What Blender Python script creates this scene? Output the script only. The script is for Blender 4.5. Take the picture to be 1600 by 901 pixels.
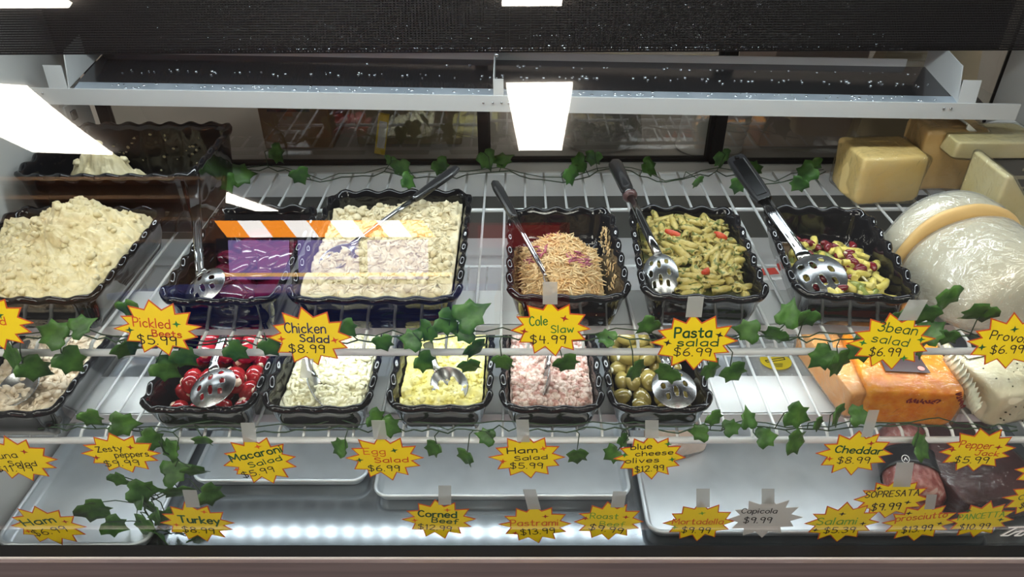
import bpy, math, random
from mathutils import Vector, Matrix, Euler, noise
random.seed(7)
R = math.radians
for o in list(bpy.data.objects):
    bpy.data.objects.remove(o)
SC = bpy.context.scene
COL = SC.collection

# ------------------------------------------------------------------ camera
FPX, CZ = 1155.0, 1.5
PITCH, YAW, ROLL = R(34), R(0.5), R(-0.4)
ROT = Matrix.Rotation(YAW, 3, 'Z') @ Matrix.Rotation(math.pi/2 - PITCH, 3, 'X') @ Matrix.Rotation(ROLL, 3, 'Z')
cam_d = bpy.data.cameras.new('camera')
cam_d.sensor_fit = 'HORIZONTAL'
cam_d.sensor_width = 36.0
cam_d.lens = 36.0*FPX/1600.0
cam_d.clip_start = 0.05
cam = bpy.data.objects.new('camera', cam_d)
cam.matrix_world = Matrix.Translation((0, 0, CZ)) @ ROT.to_4x4()
COL.objects.link(cam)
SC.camera = cam

# ------------------------------------------------------------------ light and exposure
SC.view_settings.view_transform = 'Standard'
SC.view_settings.look = 'None'
SC.view_settings.gamma = 1.0
SC.view_settings.use_curve_mapping = False
SC.view_settings.exposure = 0.17
wd = bpy.data.worlds.new('store_air')
SC.world = wd
wd.use_nodes = True
wd.node_tree.nodes['Background'].inputs['Color'].default_value = (0.60, 0.58, 0.56, 1)
wd.node_tree.nodes['Background'].inputs['Strength'].default_value = 0.16

def area(name, loc, sx, sy, power, color, rot=(0, 0, 0), spread=180):
    d = bpy.data.lights.new(name, 'AREA')
    d.shape = 'RECTANGLE'
    d.size, d.size_y, d.energy, d.color = sx, sy, power, color
    d.spread = R(spread)
    o = bpy.data.objects.new(name, d)
    o.location, o.rotation_euler = loc, rot
    COL.objects.link(o)
    return o
LED = (0.90, 0.97, 1.0)
area('light_top_strip', (0, 1.10, 1.285), 1.50, 0.03, 3.9, LED, (R(-12), 0, 0))
area('light_upper_shelf_strip', (0, 0.885, 0.853), 1.46, 0.02, 1.35, LED, (R(10), 0, 0))
area('light_lower_shelf_strip', (0, 0.875, 0.682), 1.46, 0.02, 0.40, LED, (R(5), 0, 0))
area('light_back_room', (0.0, 1.95, 2.3), 1.6, 0.4, 4.0, (1.0, 0.92, 0.82))

# ------------------------------------------------------------------ pixel rays (1600 x 901) onto real surfaces
def ray(x, y):
    return ROT @ Vector(((x-800)/FPX, -(y-450.5)/FPX, -1.0))
def PZ(x, y, z):
    d = ray(x, y); t = (z-CZ)/d.z
    return Vector((0, 0, CZ)) + d*t
def PY(x, y, Y):
    d = ray(x, y); t = Y/d.y
    return Vector((0, 0, CZ)) + d*t
GR, GY, GZ = 1.35, 2.04, 0.70          # curved front glass: arc radius and axis
def PG(x, y, off=0.0):
    d = ray(x, y); r = GR-off
    a = d.y*d.y+d.z*d.z; b = 2*(-d.y*GY+d.z*(CZ-GZ)); c = GY*GY+(CZ-GZ)**2-r*r
    t = (-b-math.sqrt(b*b-4*a*c))/(2*a)
    return Vector((0, 0, CZ)) + d*t
def on_line(a, b, py):
    """the point of the 3-D line a-b that is seen at height py"""
    best, bk = None, 0
    for i in range(0, 400):
        k = i*0.02
        p = a+(b-a)*k
        q = ROT.transposed() @ (p-Vector((0, 0, CZ)))
        yy = 450.5-FPX*q.y/(-q.z)
        if best is None or abs(yy-py) < best:
            best, bk = abs(yy-py), k
    return a+(b-a)*bk

# ------------------------------------------------------------------ materials
def newmat(name):
    m = bpy.data.materials.new(name); m.use_nodes = True
    nt = m.node_tree
    return m, nt, nt.nodes['Principled BSDF'], nt.nodes['Material Output']
def coord(nt, scale=(1, 1, 1), kind='Object'):
    tc = nt.nodes.new('ShaderNodeTexCoord'); mp = nt.nodes.new('ShaderNodeMapping')
    mp.inputs['Scale'].default_value = scale
    nt.links.new(tc.outputs[kind], mp.inputs['Vector'])
    return mp.outputs['Vector']
def mat(name, col, rough=0.5, metal=0.0, col2=None, nscale=30, bump=0.0, bscale=60, stretch=(1, 1, 1),
        coat=0.0, spec=0.5, detail=4.0, lo=0.35, hi=0.65, col3=None, sss=0.0, rvar=0.0):
    m, nt, b, out = newmat(name)
    b.inputs['Base Color'].default_value = (*col, 1)
    b.inputs['Roughness'].default_value = rough
    b.inputs['Metallic'].default_value = metal
    b.inputs['Specular IOR Level'].default_value = spec
    b.inputs['Coat Weight'].default_value = coat
    b.inputs['Coat Roughness'].default_value = 0.08
    if sss:
        b.inputs['Subsurface Weight'].default_value = sss
        b.inputs['Subsurface Scale'].default_value = 0.006
    if col2 or bump or rvar:
        v = coord(nt, stretch)
    if col2:
        n = nt.nodes.new('ShaderNodeTexNoise'); n.inputs['Scale'].default_value = nscale; n.inputs['Detail'].default_value = detail
        nt.links.new(v, n.inputs['Vector'])
        r = nt.nodes.new('ShaderNodeValToRGB')
        r.color_ramp.elements[0].position, r.color_ramp.elements[1].position = lo, hi
        r.color_ramp.elements[0].color = (*col, 1); r.color_ramp.elements[1].color = (*col2, 1)
        if col3:
            e = r.color_ramp.elements.new(min(0.98, hi+0.06)); e.color = (*col3, 1)
        nt.links.new(n.outputs['Fac'], r.inputs['Fac']); nt.links.new(r.outputs['Color'], b.inputs['Base Color'])
    if rvar:
        n3 = nt.nodes.new('ShaderNodeTexNoise'); n3.inputs['Scale'].default_value = 9; n3.inputs['Detail'].default_value = 6
        nt.links.new(v, n3.inputs['Vector'])
        mr = nt.nodes.new('ShaderNodeMapRange')
        mr.inputs['To Min'].default_value = max(0.02, rough-rvar); mr.inputs['To Max'].default_value = rough+rvar
        nt.links.new(n3.outputs['Fac'], mr.inputs['Value']); nt.links.new(mr.outputs['Result'], b.inputs['Roughness'])
    if bump:
        n2 = nt.nodes.new('ShaderNodeTexNoise'); n2.inputs['Scale'].default_value = bscale; n2.inputs['Detail'].default_value = 5
        nt.links.new(v, n2.inputs['Vector'])
        bp = nt.nodes.new('ShaderNodeBump'); bp.inputs['Strength'].default_value = bump; bp.inputs['Distance'].default_value = 0.004
        nt.links.new(n2.outputs['Fac'], bp.inputs['Height']); nt.links.new(bp.outputs['Normal'], b.inputs['Normal'])
    return m
def emit(name, col, strength):
    m, nt, b, out = newmat(name)
    b.inputs['Base Color'].default_value = (0, 0, 0, 1)
    b.inputs['Emission Color'].default_value = (*col, 1)
    b.inputs['Emission Strength'].default_value = strength
    return m
def glass_mat(name, boost=2.0, tint=(0.97, 0.99, 0.985), haze=0.0):
    """a clear pane: light passes straight, both faces' reflection is taken by the outer face"""
    m, nt, b, out = newmat(name); nt.nodes.remove(b)
    tr = nt.nodes.new('ShaderNodeBsdfTransparent'); tr.inputs['Color'].default_value = (*tint, 1)
    gl = nt.nodes.new('ShaderNodeBsdfGlossy'); gl.inputs['Roughness'].default_value = 0.0
    fr = nt.nodes.new('ShaderNodeFresnel'); fr.inputs['IOR'].default_value = 1.5
    ge = nt.nodes.new('ShaderNodeNewGeometry')
    mu = nt.nodes.new('ShaderNodeMath'); mu.operation = 'MULTIPLY'; mu.inputs[1].default_value = boost
    inv = nt.nodes.new('ShaderNodeMath'); inv.operation = 'SUBTRACT'; inv.inputs[0].default_value = 1.0
    m2 = nt.nodes.new('ShaderNodeMath'); m2.operation = 'MULTIPLY'; m2.use_clamp = True
    mx = nt.nodes.new('ShaderNodeMixShader')
    L = nt.links.new
    L(fr.outputs[0], mu.inputs[0]); L(ge.outputs['Backfacing'], inv.inputs[1])
    L(mu.outputs[0], m2.inputs[0]); L(inv.outputs[0], m2.inputs[1])
    L(m2.outputs[0], mx.inputs[0]); L(tr.outputs[0], mx.inputs[1]); L(gl.outputs[0], mx.inputs[2])
    last = mx
    if haze:
        df = nt.nodes.new('ShaderNodeBsdfDiffuse'); df.inputs['Color'].default_value = (0.8, 0.8, 0.8, 1)
        m3 = nt.nodes.new('ShaderNodeMixShader'); m3.inputs[0].default_value = haze
        L(mx.outputs[0], m3.inputs[1]); L(df.outputs[0], m3.inputs[2]); last = m3
    L(last.outputs[0], out.inputs['Surface'])
    return m
def film_mat(name, base=0.10, tint=(0.97, 0.97, 0.95), bscale=70, bstr=0.9, rough=0.12, milk=0.0):
    """thin crinkled plastic film"""
    m, nt, b, out = newmat(name); nt.nodes.remove(b)
    L = nt.links.new
    tr = nt.nodes.new('ShaderNodeBsdfTransparent'); tr.inputs['Color'].default_value = (*tint, 1)
    gl = nt.nodes.new('ShaderNodeBsdfGlossy'); gl.inputs['Roughness'].default_value = rough
    n = nt.nodes.new('ShaderNodeTexNoise'); n.inputs['Scale'].default_value = bscale; n.inputs['Detail'].default_value = 3; n.inputs['Distortion'].default_value = 1.5
    L(coord(nt), n.inputs['Vector'])
    bp = nt.nodes.new('ShaderNodeBump'); bp.inputs['Strength'].default_value = bstr; bp.inputs['Distance'].default_value = 0.008
    L(n.outputs['Fac'], bp.inputs['Height']); L(bp.outputs['Normal'], gl.inputs['Normal'])
    lw = nt.nodes.new('ShaderNodeLayerWeight'); lw.inputs['Blend'].default_value = 0.25
    L(bp.outputs['Normal'], lw.inputs['Normal'])
    ad = nt.nodes.new('ShaderNodeMath'); ad.operation = 'MULTIPLY_ADD'; ad.inputs[1].default_value = 0.5; ad.inputs[2].default_value = base; ad.use_clamp = True
    L(lw.outputs['Fresnel'], ad.inputs[0])
    mx = nt.nodes.new('ShaderNodeMixShader'); L(ad.outputs[0], mx.inputs[0]); L(tr.outputs[0], mx.inputs[1]); L(gl.outputs[0], mx.inputs[2])
    last = mx
    if milk:
        df = nt.nodes.new('ShaderNodeBsdfDiffuse'); df.inputs['Color'].default_value = (0.85, 0.85, 0.82, 1)
        m3 = nt.nodes.new('ShaderNodeMixShader'); m3.inputs[0].default_value = milk
        L(mx.outputs[0], m3.inputs[1]); L(df.outputs[0], m3.inputs[2]); last = m3
    L(last.outputs[0], out.inputs['Surface'])
    return m

M = {}
M['white'] = mat('white_liner', (0.72, 0.73, 0.73), 0.45, bump=0.03, bscale=200)
M['liner'] = mat('grey_side_liner', (0.50, 0.50, 0.49), 0.45)
M['white_coat'] = mat('white_coated_wire', (0.82, 0.84, 0.85), 0.35)
M['steel'] = mat('brushed_steel', (0.62, 0.64, 0.66), 0.30, 1.0, col2=(0.54, 0.56, 0.58), nscale=14, stretch=(1, 12, 1), rvar=0.06)
M['steel_deck'] = mat('stainless_deck', (0.36, 0.39, 0.42), 0.16, 0.85, col2=(0.31, 0.34, 0.37), nscale=8, rvar=0.04)
M['panel'] = mat('front_panel_steel', (0.25, 0.20, 0.20), 0.38, 0.5, col2=(0.19, 0.15, 0.155), nscale=3, stretch=(1, 1, 30), rvar=0.05)  # brown of the reflected floor is put into the steel's colour
M['alu'] = mat('sheet_pan_aluminium', (0.72, 0.76, 0.80), 0.40, 0.72, col2=(0.63, 0.67, 0.71), nscale=18, bump=0.04, bscale=35, rvar=0.12)
M['gasket'] = mat('black_rubber', (0.008, 0.008, 0.009), 0.6, spec=0.15)
M['seam'] = mat('bright_trim', (0.50, 0.48, 0.48), 0.4)
M['crock'] = mat('black_glazed_crock', (0.008, 0.008, 0.010), 0.07, coat=0.15, spec=0.4)
M['dark_metal'] = mat('drip_pan_metal', (0.16, 0.16, 0.17), 0.16, 0.9, rvar=0.06)
M['led_sheen'] = mat('painted_led_sheen', (0.55, 0.62, 0.70), 0.35, 0.6, col2=(.42, .49, .57), nscale=25)  # bluish colour paints the strip light's reflection on the pan
M['trough'] = mat('painted_trough', (0.56, 0.57, 0.57), 0.45)
M['coil'] = mat('black_coil_fins', (0.010, 0.010, 0.012), 0.35)
M['drop'] = mat('water_drop', (0.75, 0.80, 0.85), 0.04, 0.9)
M['chrome'] = mat('polished_steel', (0.42, 0.43, 0.45), 0.15, 1.0)
M['spoon'] = mat('spoon_steel', (0.36, 0.365, 0.375), 0.27, 1.0)
M['grip'] = mat('black_grip', (0.02, 0.02, 0.022), 0.25, coat=0.4)
M['leaf'] = mat('ivy_leaf', (0.022, 0.085, 0.012), 0.42, col2=(0.075, 0.20, 0.030), nscale=45, bump=0.25, bscale=90)
M['vine'] = mat('ivy_stem', (0.020, 0.055, 0.018), 0.5)
M['tag'] = mat('tag_yellow', (0.95, 0.70, 0.008), 0.45)
M['tag_red'] = mat('tag_red_edge', (0.62, 0.085, 0.012), 0.5)
M['tag_grey'] = mat('tag_grey', (0.60, 0.58, 0.56), 0.5)
M['tape'] = film_mat('clear_tape', base=0.06, tint=(0.90, 0.90, 0.90), bscale=20, bstr=0.1, rough=0.3, milk=0.30)
INK = dict(k=(0.012, 0.010, 0.012), n=(0.03, 0.03, 0.12), g=(0.008, 0.10, 0.03), l=(0.20, 0.45, 0.03), r=(0.72, 0.08, 0.01), d=(0.42, 0.02, 0.015), o=(0.80, 0.13, 0.01), G=(0.02, 0.22, 0.04))
for k_, c_ in INK.items():
    M['ink_'+k_] = mat('marker_ink_'+dict(k='black', n='navy', g='green', l='lime', r='red', d='maroon', o='orange', G='emerald')[k_], c_, 0.5)
M['glass'] = glass_mat('front_glass', 2.5)
M['door_glass'] = glass_mat('door_glass', 3.2, (0.86, 0.86, 0.85))
M['wrap'] = film_mat('cling_film', base=0.06, bscale=45, bstr=1.0)
M['wrap_milky'] = film_mat('milky_film', base=0.20, bscale=38, bstr=1.0, milk=0.20, rough=0.2)

# ------------------------------------------------------------------ mesh helpers
class MB:
    def __init__(s): s.v, s.f, s.sm = [], [], []
    def add(s, vs, fs, smooth=True):
        b = len(s.v); s.v += [Vector(p) for p in vs]
        for f in fs: s.f.append([i+b for i in f]); s.sm.append(smooth)
    def box(s, lo, hi, rot=None, c=None):
        vs = [Vector((x, y, z)) for z in (lo[2], hi[2]) for y in (lo[1], hi[1]) for x in (lo[0], hi[0])]
        if rot is not None:
            c = Vector(c) if c is not None else (Vector(lo)+Vector(hi))/2
            vs = [c+rot @ (v-c) for v in vs]
        s.add(vs, [(0, 2, 3, 1), (4, 5, 7, 6), (0, 1, 5, 4), (2, 6, 7, 3), (0, 4, 6, 2), (1, 3, 7, 5)], False)
    def rings(s, rs, cap0=False, cap1=False, smooth=True, closed=True):
        n = len(rs[0]); b = len(s.v)
        for r in rs: s.v += [Vector(p) for p in r]
        for k in range(len(rs)-1):
            for i in range(n if closed else n-1):
                j = (i+1) % n
                s.f.append([b+k*n+i, b+k*n+j, b+(k+1)*n+j, b+(k+1)*n+i]); s.sm.append(smooth)
        if cap0: s.f.append([b+i for i in range(n)][::-1]); s.sm.append(False)
        if cap1: s.f.append([b+(len(rs)-1)*n+i for i in range(n)]); s.sm.append(False)
    def tube(s, pts, rad, n=8, caps=True):
        pts = [Vector(p) for p in pts]; rs = []
        if not hasattr(rad, '__len__'): rad = [rad]*len(pts)
        up = None
        for i, p in enumerate(pts):
            t = (pts[min(i+1, len(pts)-1)]-pts[max(i-1, 0)]).normalized()
            if up is None: up = Vector((0, 0, 1)) if abs(t.z) < .9 else Vector((1, 0, 0))
            a = t.cross(up)
            a = a.normalized() if a.length > 1e-6 else t.orthogonal().normalized()
            up = a.cross(t).normalized()
            rs.append([p+(a*math.cos(k*2*math.pi/n)+up*math.sin(k*2*math.pi/n))*rad[i] for k in range(n)])
        s.rings(rs, caps, caps)
    def strip(s, pts, wid, thick, nrm, sm=False):
        """flat bar along pts: widths wid, thickness, nrm = face normal; bevelled section"""
        pts = [Vector(p) for p in pts]; rs = []; nrm = Vector(nrm)
        for i, p in enumerate(pts):
            t = (pts[min(i+1, len(pts)-1)]-pts[max(i-1, 0)]).normalized()
            a = t.cross(nrm).normalized(); u = a.cross(t).normalized()
            w, h = wid[i]/2, thick/2
            rs.append([p+a*x+u*y for x, y in ((-w, -h*.4), (-w*.85, -h), (w*.85, -h), (w, -h*.4), (w, h*.4), (w*.85, h), (-w*.85, h), (-w, h*.4))])
        s.rings(rs, True, True, smooth=sm)
    def ell(s, c, ax, rot=None, nu=10, nv=7, fn=None):
        rs = []
        for j in range(nv+1):
            th = math.pi*(0.02+0.96*j/nv)
            ring = []
            for i in range(nu):
                ph = 2*math.pi*i/nu
                p = Vector((math.sin(th)*math.cos(ph)*ax[0], math.sin(th)*math.sin(ph)*ax[1], -math.cos(th)*ax[2]))
                if fn: p = fn(p)
                if rot is not None: p = rot @ p
                ring.append(p+Vector(c))
            rs.append(ring)
        s.rings(rs, True, True)
    def prism(s, poly, o, ax, ay, az, t, smooth=False):
        """polygon (u,v) at o along ax, ay, thickness t along az"""
        n = len(poly)
        a = [o+ax*u+ay*v for u, v in poly]; b_ = [p+az*t for p in a]
        s.add(a+b_, [list(range(n))[::-1], list(range(n, 2*n))]+[(i, (i+1) % n, n+(i+1) % n, n+i) for i in range(n)], smooth)

def setp(o, label=None, cat=None, group=None, kind=None):
    if label: o['label'] = label
    if cat: o['category'] = cat
    if group: o['group'] = group
    if kind: o['kind'] = kind
    return o
def wloc(o):
    p = Vector((0, 0, 0))
    while o is not None:
        p = p+o.location; o = o.parent
    return p
def obj(name, mb, m, parent=None, loc=None, label=None, cat=None, group=None, kind=None):
    if parent is not None: org = wloc(parent)
    elif loc is not None: org = Vector(loc)
    else:
        xs = [v.x for v in mb.v]; ys = [v.y for v in mb.v]; zs = [v.z for v in mb.v]
        org = Vector(((min(xs)+max(xs))/2, (min(ys)+max(ys))/2, min(zs)))
    me = bpy.data.meshes.new(name)
    me.from_pydata([tuple(v-org) for v in mb.v], [], mb.f)
    me.polygons.foreach_set('use_smooth', mb.sm)
    me.materials.append(M[m] if isinstance(m, str) else m)
    me.update()
    o = bpy.data.objects.new(name, me); COL.objects.link(o)
    if parent is not None: o.parent = parent
    else: o.location = org
    return setp(o, label, cat, group, kind)
def thing(name, loc, label, cat, group=None):
    o = bpy.data.objects.new(name, None); COL.objects.link(o)
    o.location = loc; o.empty_display_size = 0.02
    return setp(o, label, cat, group)
def struct(name, mb, m, parent=None):
    return obj(name, mb, m, parent, kind=None if parent else 'structure')
def bx(lo, hi):
    b = MB(); b.box(lo, hi); return b
def fixn(o):
    import bmesh
    b = bmesh.new(); b.from_mesh(o.data); bmesh.ops.recalc_face_normals(b, faces=b.faces); b.to_mesh(o.data); b.free()
def bevel(o, w, seg=3):
    md = o.modifiers.new('soft_edges', 'BEVEL'); md.width = w; md.segments = seg; md.limit_method = 'ANGLE'; md.angle_limit = R(40)
    return o

def rrect(w, l, r, n=40):
    """rounded rectangle: list of (x, y, nx, ny, t)"""
    out = []; hw, hl = w/2, l/2
    segs = [((hw, -hl+r), (hw, hl-r)), None, ((hw-r, hl), (-hw+r, hl)), None, ((-hw, hl-r), (-hw, -hl+r)), None, ((-hw+r, -hl), (hw-r, -hl)), None]
    cs = [None, (hw-r, hl-r, 0), None, (-hw+r, hl-r, 90), None, (-hw+r, -hl+r, 180), None, (hw-r, -hl+r, 270)]
    nr = [(1, 0), None, (0, 1), None, (-1, 0), None, (0, -1), None]
    for i in range(8):
        if segs[i]:
            (x0, y0), (x1, y1) = segs[i]; k = max(2, int(n*math.hypot(x1-x0, y1-y0)/(w+l)))
            for j in range(k):
                out.append((x0+(x1-x0)*j/k, y0+(y1-y0)*j/k, *nr[i]))
        else:
            cx, cy, a0 = cs[i]
            for j in range(6):
                a = R(a0+90*j/6); out.append((cx+r*math.cos(a), cy+r*math.sin(a), math.cos(a), math.sin(a)))
    N = len(out); per = 0; ts = []
    for i in range(N):
        ts.append(per); j = (i+1) % N
        per += math.hypot(out[j][0]-out[i][0], out[j][1]-out[i][1])
    return [(*p, t/per) for p, t in zip(out, ts)]
class Frame:
    def __init__(s, cx, cy, z, w, l, rot=0, h=0.062):
        s.c = Vector((cx, cy, z)); s.w, s.l, s.h = w, l, h; s.m = Matrix.Rotation(R(rot), 3, 'Z'); s.rot = rot
    def P(s, x, y, z): return s.c+s.m @ Vector((x, y, z))
    def loc(s, p):
        return s.m.transposed() @ (Vector(p)-s.c)
def ring(fr, ol, inset, z, wv=0.0, lobes=22, amp=0.0024, out=0.0012):
    res = []
    for x, y, nx, ny, t in ol:
        c = math.cos(2*math.pi*lobes*t)
        k = inset-wv*out*c
        res.append(fr.P(x-nx*k, y-ny*k, z+wv*amp*c))
    return res

# ------------------------------------------------------------------ the display case
zU, zL, zD = 0.887, 0.716, 0.526
XL, XR = -0.815, 0.900
struct('floor', bx((XL, 0.715, zD-0.03), (XR, 1.36, zD)), 'steel_deck')
struct('wall_left', bx((XL-0.03, 0.72, zD), (XL, 1.36, 1.39)), 'liner')
struct('wall_right', bx((XR, 0.72, zD), (XR+0.03, 1.36, 1.39)), 'liner')
struct('wall_back', bx((XL, 1.345, zD), (XR, 1.38, 0.72)), 'white')
M['backgrey'] = mat('dark_back_panel', (0.10, 0.10, 0.09), 0.4)
struct('trim_1', bx((XL, 1.345, 0.72), (XR, 1.38, 0.828)), 'backgrey')
struct('trim_2', bx((XL, 1.325, 0.828), (XR, 1.40, 0.876)), 'white')
struct('ceiling', bx((XL-0.03, 0.86, 1.36), (XR+0.03, 1.40, 1.40)), 'gasket')
# front glass
b = MB(); th = [math.asin((z-GZ)/GR) for z in [0.555+(1.37-0.555)*i/40 for i in range(41)]]
sec = [(GY-GR*math.cos(t), GZ+GR*math.sin(t)) for t in th]+[(GY-(GR-.006)*math.cos(t), GZ+(GR-.006)*math.sin(t)) for t in reversed(th)]
b.rings([[(x, y, z) for y, z in sec] for x in (-1.0, 1.0)], True, True)
o = struct('window_1', b, 'glass'); fixn(o)
o.data.polygons.foreach_set('use_smooth', [True]*len(o.data.polygons))
import bmesh
_b = bmesh.new(); _b.from_mesh(o.data)
for e in _b.edges:
    if len(e.link_faces) == 2 and e.calc_face_angle(0) > 0.5: e.smooth = False
_b.to_mesh(o.data); _b.free()
# sill and front panel
struct('trim_3', bx((-1.0, 0.672, 0.525), (1.0, 0.694, 0.574)), 'gasket')
struct('trim_4', bx((-1.0, 0.6695, 0.560), (1.0, 0.672, 0.5765)), 'seam')
struct('wall_front', bx((-1.0, 0.664, 0.20), (1.0, 0.6695, 0.574)), 'panel')
# black night blind behind the glass top
m, nt, pb, out = newmat('perforated_blind'); M['blind'] = m
pb.inputs['Base Color'].default_value = (0.010, 0.010, 0.012, 1); pb.inputs['Roughness'].default_value = 0.5; pb.inputs['Specular IOR Level'].default_value = 0.12
sx = nt.nodes.new('ShaderNodeSeparateXYZ'); nt.links.new(coord(nt), sx.inputs[0])
def mth(op, a, b_=None):
    n = nt.nodes.new('ShaderNodeMath'); n.operation = op
    for i, q in enumerate((a, b_)):
        if q is None: continue
        if isinstance(q, (int, float)): n.inputs[i].default_value = q
        else: nt.links.new(q, n.inputs[i])
    return n.outputs[0]
k = 2*math.pi/0.0036
xx, zz = mth('MULTIPLY', sx.outputs['X'], k), mth('MULTIPLY', sx.outputs['Z'], k*0.75)
hole = mth('GREATER_THAN', mth('MULTIPLY', mth('SINE', mth('ADD', xx, zz)), mth('SINE', mth('SUBTRACT', xx, zz))), 0.18)
tr = nt.nodes.new('ShaderNodeBsdfTransparent'); mx = nt.nodes.new('ShaderNodeMixShader')
nt.links.new(hole, mx.inputs[0]); nt.links.new(pb.outputs[0], mx.inputs[1]); nt.links.new(tr.outputs[0], mx.inputs[2]); nt.links.new(mx.outputs[0], out.inputs['Surface'])
b = MB(); z0 = PG(800, 70, .018).z
ths = [math.asin((z-GZ)/GR) for z in [z0+(1.365-z0)*i/12 for i in range(13)]]
sec = [(GY-(GR-.018)*math.cos(t), GZ+(GR-.018)*math.sin(t)) for t in ths]+[(GY-(GR-.0195)*math.cos(t), GZ+(GR-.0195)*math.sin(t)) for t in reversed(ths)]
b.rings([[(x, y, z) for y, z in sec] for x in (-.98, .98)], True, True)
obj('night_blind', b, 'blind', label='black perforated blind hanging inside the top of the curved glass', cat='blind')

# evaporator coil and drip pan
t = thing('evaporator_coil', (0, 1.33, 1.12), 'black finned cooling coil with water drops under the case top', 'cooling coil')
b = MB()
for i in range(260):
    x = -0.79+i*(1.58+.03)/259
    b.box((x-.0008, 1.275, 1.128), (x+.0008, 1.345, 1.355))
obj('fins', b, 'coil', t)
b = MB(); b.box((-.80, 1.30, 1.13), (.83, 1.343, 1.35))
obj('core', b, 'coil', t)
b = MB()
for i in range(420):
    x = random.uniform(-.62, .66); z = random.choice([1.131, 1.131, 1.131, 1.150, 1.168, 1.20])+random.uniform(0, .007)
    if abs(x) > .5 and random.random() < .4: continue
    r_ = random.uniform(.0012, .0030)
    b.ell((x, 1.274-r_*.3, z), (r_, r_, r_*1.3), nu=6, nv=4)
obj('water_drops', b, 'drop', t, kind='stuff')
sl = lambda x: -0.021*(x)          # the pan is hung with a fall to one side
t = thing('drip_pan', (0, 1.26, 1.06), 'grey sheet metal drip pan hung under the cooling coil', 'drip pan')
def sheet(mb, pts, th_):
    a = [Vector(p) for p in pts]; n = (a[1]-a[0]).cross(a[2]-a[0]).normalized()
    k = len(a)
    mb.add(a+[p-n*th_ for p in a], [list(range(k)), list(range(k, 2*k))[::-1]]+[(i, k+i, k+(i+1) % k, (i+1) % k) for i in range(k)], False)
def tilt(x, y, z): return (x, y, z+sl(x))
zb = PY(800, 149, 1.2).z
zbk = PY(800, 94, 1.33).z
b = MB(); sheet(b, [tilt(-.74, 1.2, zb-.001), tilt(.78, 1.2, zb-.001), tilt(.78, 1.33, zbk), tilt(-.74, 1.33, zbk)], .002)
obj('tray_floor', b, 'dark_metal', t)
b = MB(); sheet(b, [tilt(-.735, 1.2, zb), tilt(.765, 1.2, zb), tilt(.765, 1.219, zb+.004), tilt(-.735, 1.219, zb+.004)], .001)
obj('front_sheen_strip', b, 'led_sheen', t)  # added strip, painted as the light reflected at the tray front
b = MB()
zlo = PY(800, 172, 1.2).z
b.add([tilt(-.812, 1.196, zlo), tilt(.840, 1.196, zlo), tilt(.840, 1.196, zb), tilt(-.812, 1.196, zb), tilt(-.812, 1.2, zlo), tilt(.840, 1.2, zlo), tilt(.840, 1.2, zb), tilt(-.812, 1.2, zb)],
      [(0, 1, 2, 3), (5, 4, 7, 6), (3, 2, 6, 7), (0, 4, 5, 1), (0, 3, 7, 4), (1, 5, 6, 2)], False)
b.add([tilt(-.812, 1.196, zlo), tilt(.840, 1.196, zlo), tilt(.840, 1.225, zlo), tilt(-.812, 1.225, zlo), tilt(-.812, 1.196, zlo-.002), tilt(.840, 1.196, zlo-.002), tilt(.840, 1.225, zlo-.002), tilt(-.812, 1.225, zlo-.002)],
      [(0, 1, 2, 3), (5, 4, 7, 6), (0, 4, 5, 1), (3, 2, 6, 7)], False)
fr_ = obj('front_lip', b, 'trough', t)
b = MB(); za = zbk
b.add([tilt(-.77, 1.33, za), tilt(.70, 1.33, za), tilt(.70, 1.331, za+.013), tilt(-.77, 1.331, za+.013), tilt(-.77, 1.334, za), tilt(.70, 1.334, za), tilt(.70, 1.334, za+.013), tilt(-.77, 1.334, za+.013)],
      [(0, 1, 2, 3), (5, 4, 7, 6), (3, 2, 6, 7), (0, 4, 5, 1)], False)
obj('rear_flange', b, 'trough', t)
for x, sgn in ((-.745, 1), (.735, -1)):
    b = MB()
    sheet(b, [tilt(x, 1.2, zb), tilt(x, 1.22, zb+.055), tilt(x, 1.335, zbk+.055), tilt(x, 1.335, zbk)], .002)
    e_ = obj('end_plate', b, 'trough', t)
    b = MB(); b.add([tilt(x-.0, 1.199, zb-.002), tilt(x+.03*(-1 if sgn > 0 else 1), 1.199, zb-.002), tilt(x+.03*(-1 if sgn > 0 else 1), 1.203, zb+.037), tilt(x, 1.203, zb+.037)], [(0, 1, 2, 3)], False)
    o = obj('mounting_tab', b, 'trough', t); o.modifiers.new('gauge', 'SOLIDIFY').thickness = .002
b = MB(); x0 = PY(771, 150, 1.2).x
sheet(b, [tilt(x0, 1.2, zb), tilt(x0, 1.202, zb+.03), tilt(x0, 1.325, zbk+.03), tilt(x0, 1.325, zbk)], .0015)
b.box((x0, 1.198, zb-.002), (x0+.017, 1.2, zb+.028))
obj('centre_bracket', b, 'trough', t)
for p, r_ in [((x0+.005, 1.255, zb+.05), .004)]+[(PY(px, 161, 1.195), .002) for px in (755, 770, 784, 795)]+[(PY(px, py, 1.195), .0024) for px, py in ((55, 145), (66, 146), (1475, 170), (1486, 170))]:
    b = MB(); b.ell(p, (r_, r_*.6, r_), nu=8, nv=5); obj('screw', b, 'chrome', t)
b = MB()
for i in range(300):
    x = random.uniform(-.68, .72); f = random.choice([.05, .06, .1, .12, .45, .5, .52, .8]); f += random.uniform(-.04, .04)
    p = Vector(tilt(x, 1.2+.13*max(0, f), zb+(zbk-zb)*max(0, f)))
    r_ = random.uniform(.0014, .0034); b.ell(p+Vector((0, 0, .0004)), (r_, r_, r_*.5), nu=7, nv=4)
obj('water_drops', b, 'drop', t, kind='stuff')
b = MB()                                       # white bracket on the right wall
p = [PY(1512, 192, 1.22), PY(1545, 222, 1.22), PY(1612, 206, 1.22)]
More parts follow.
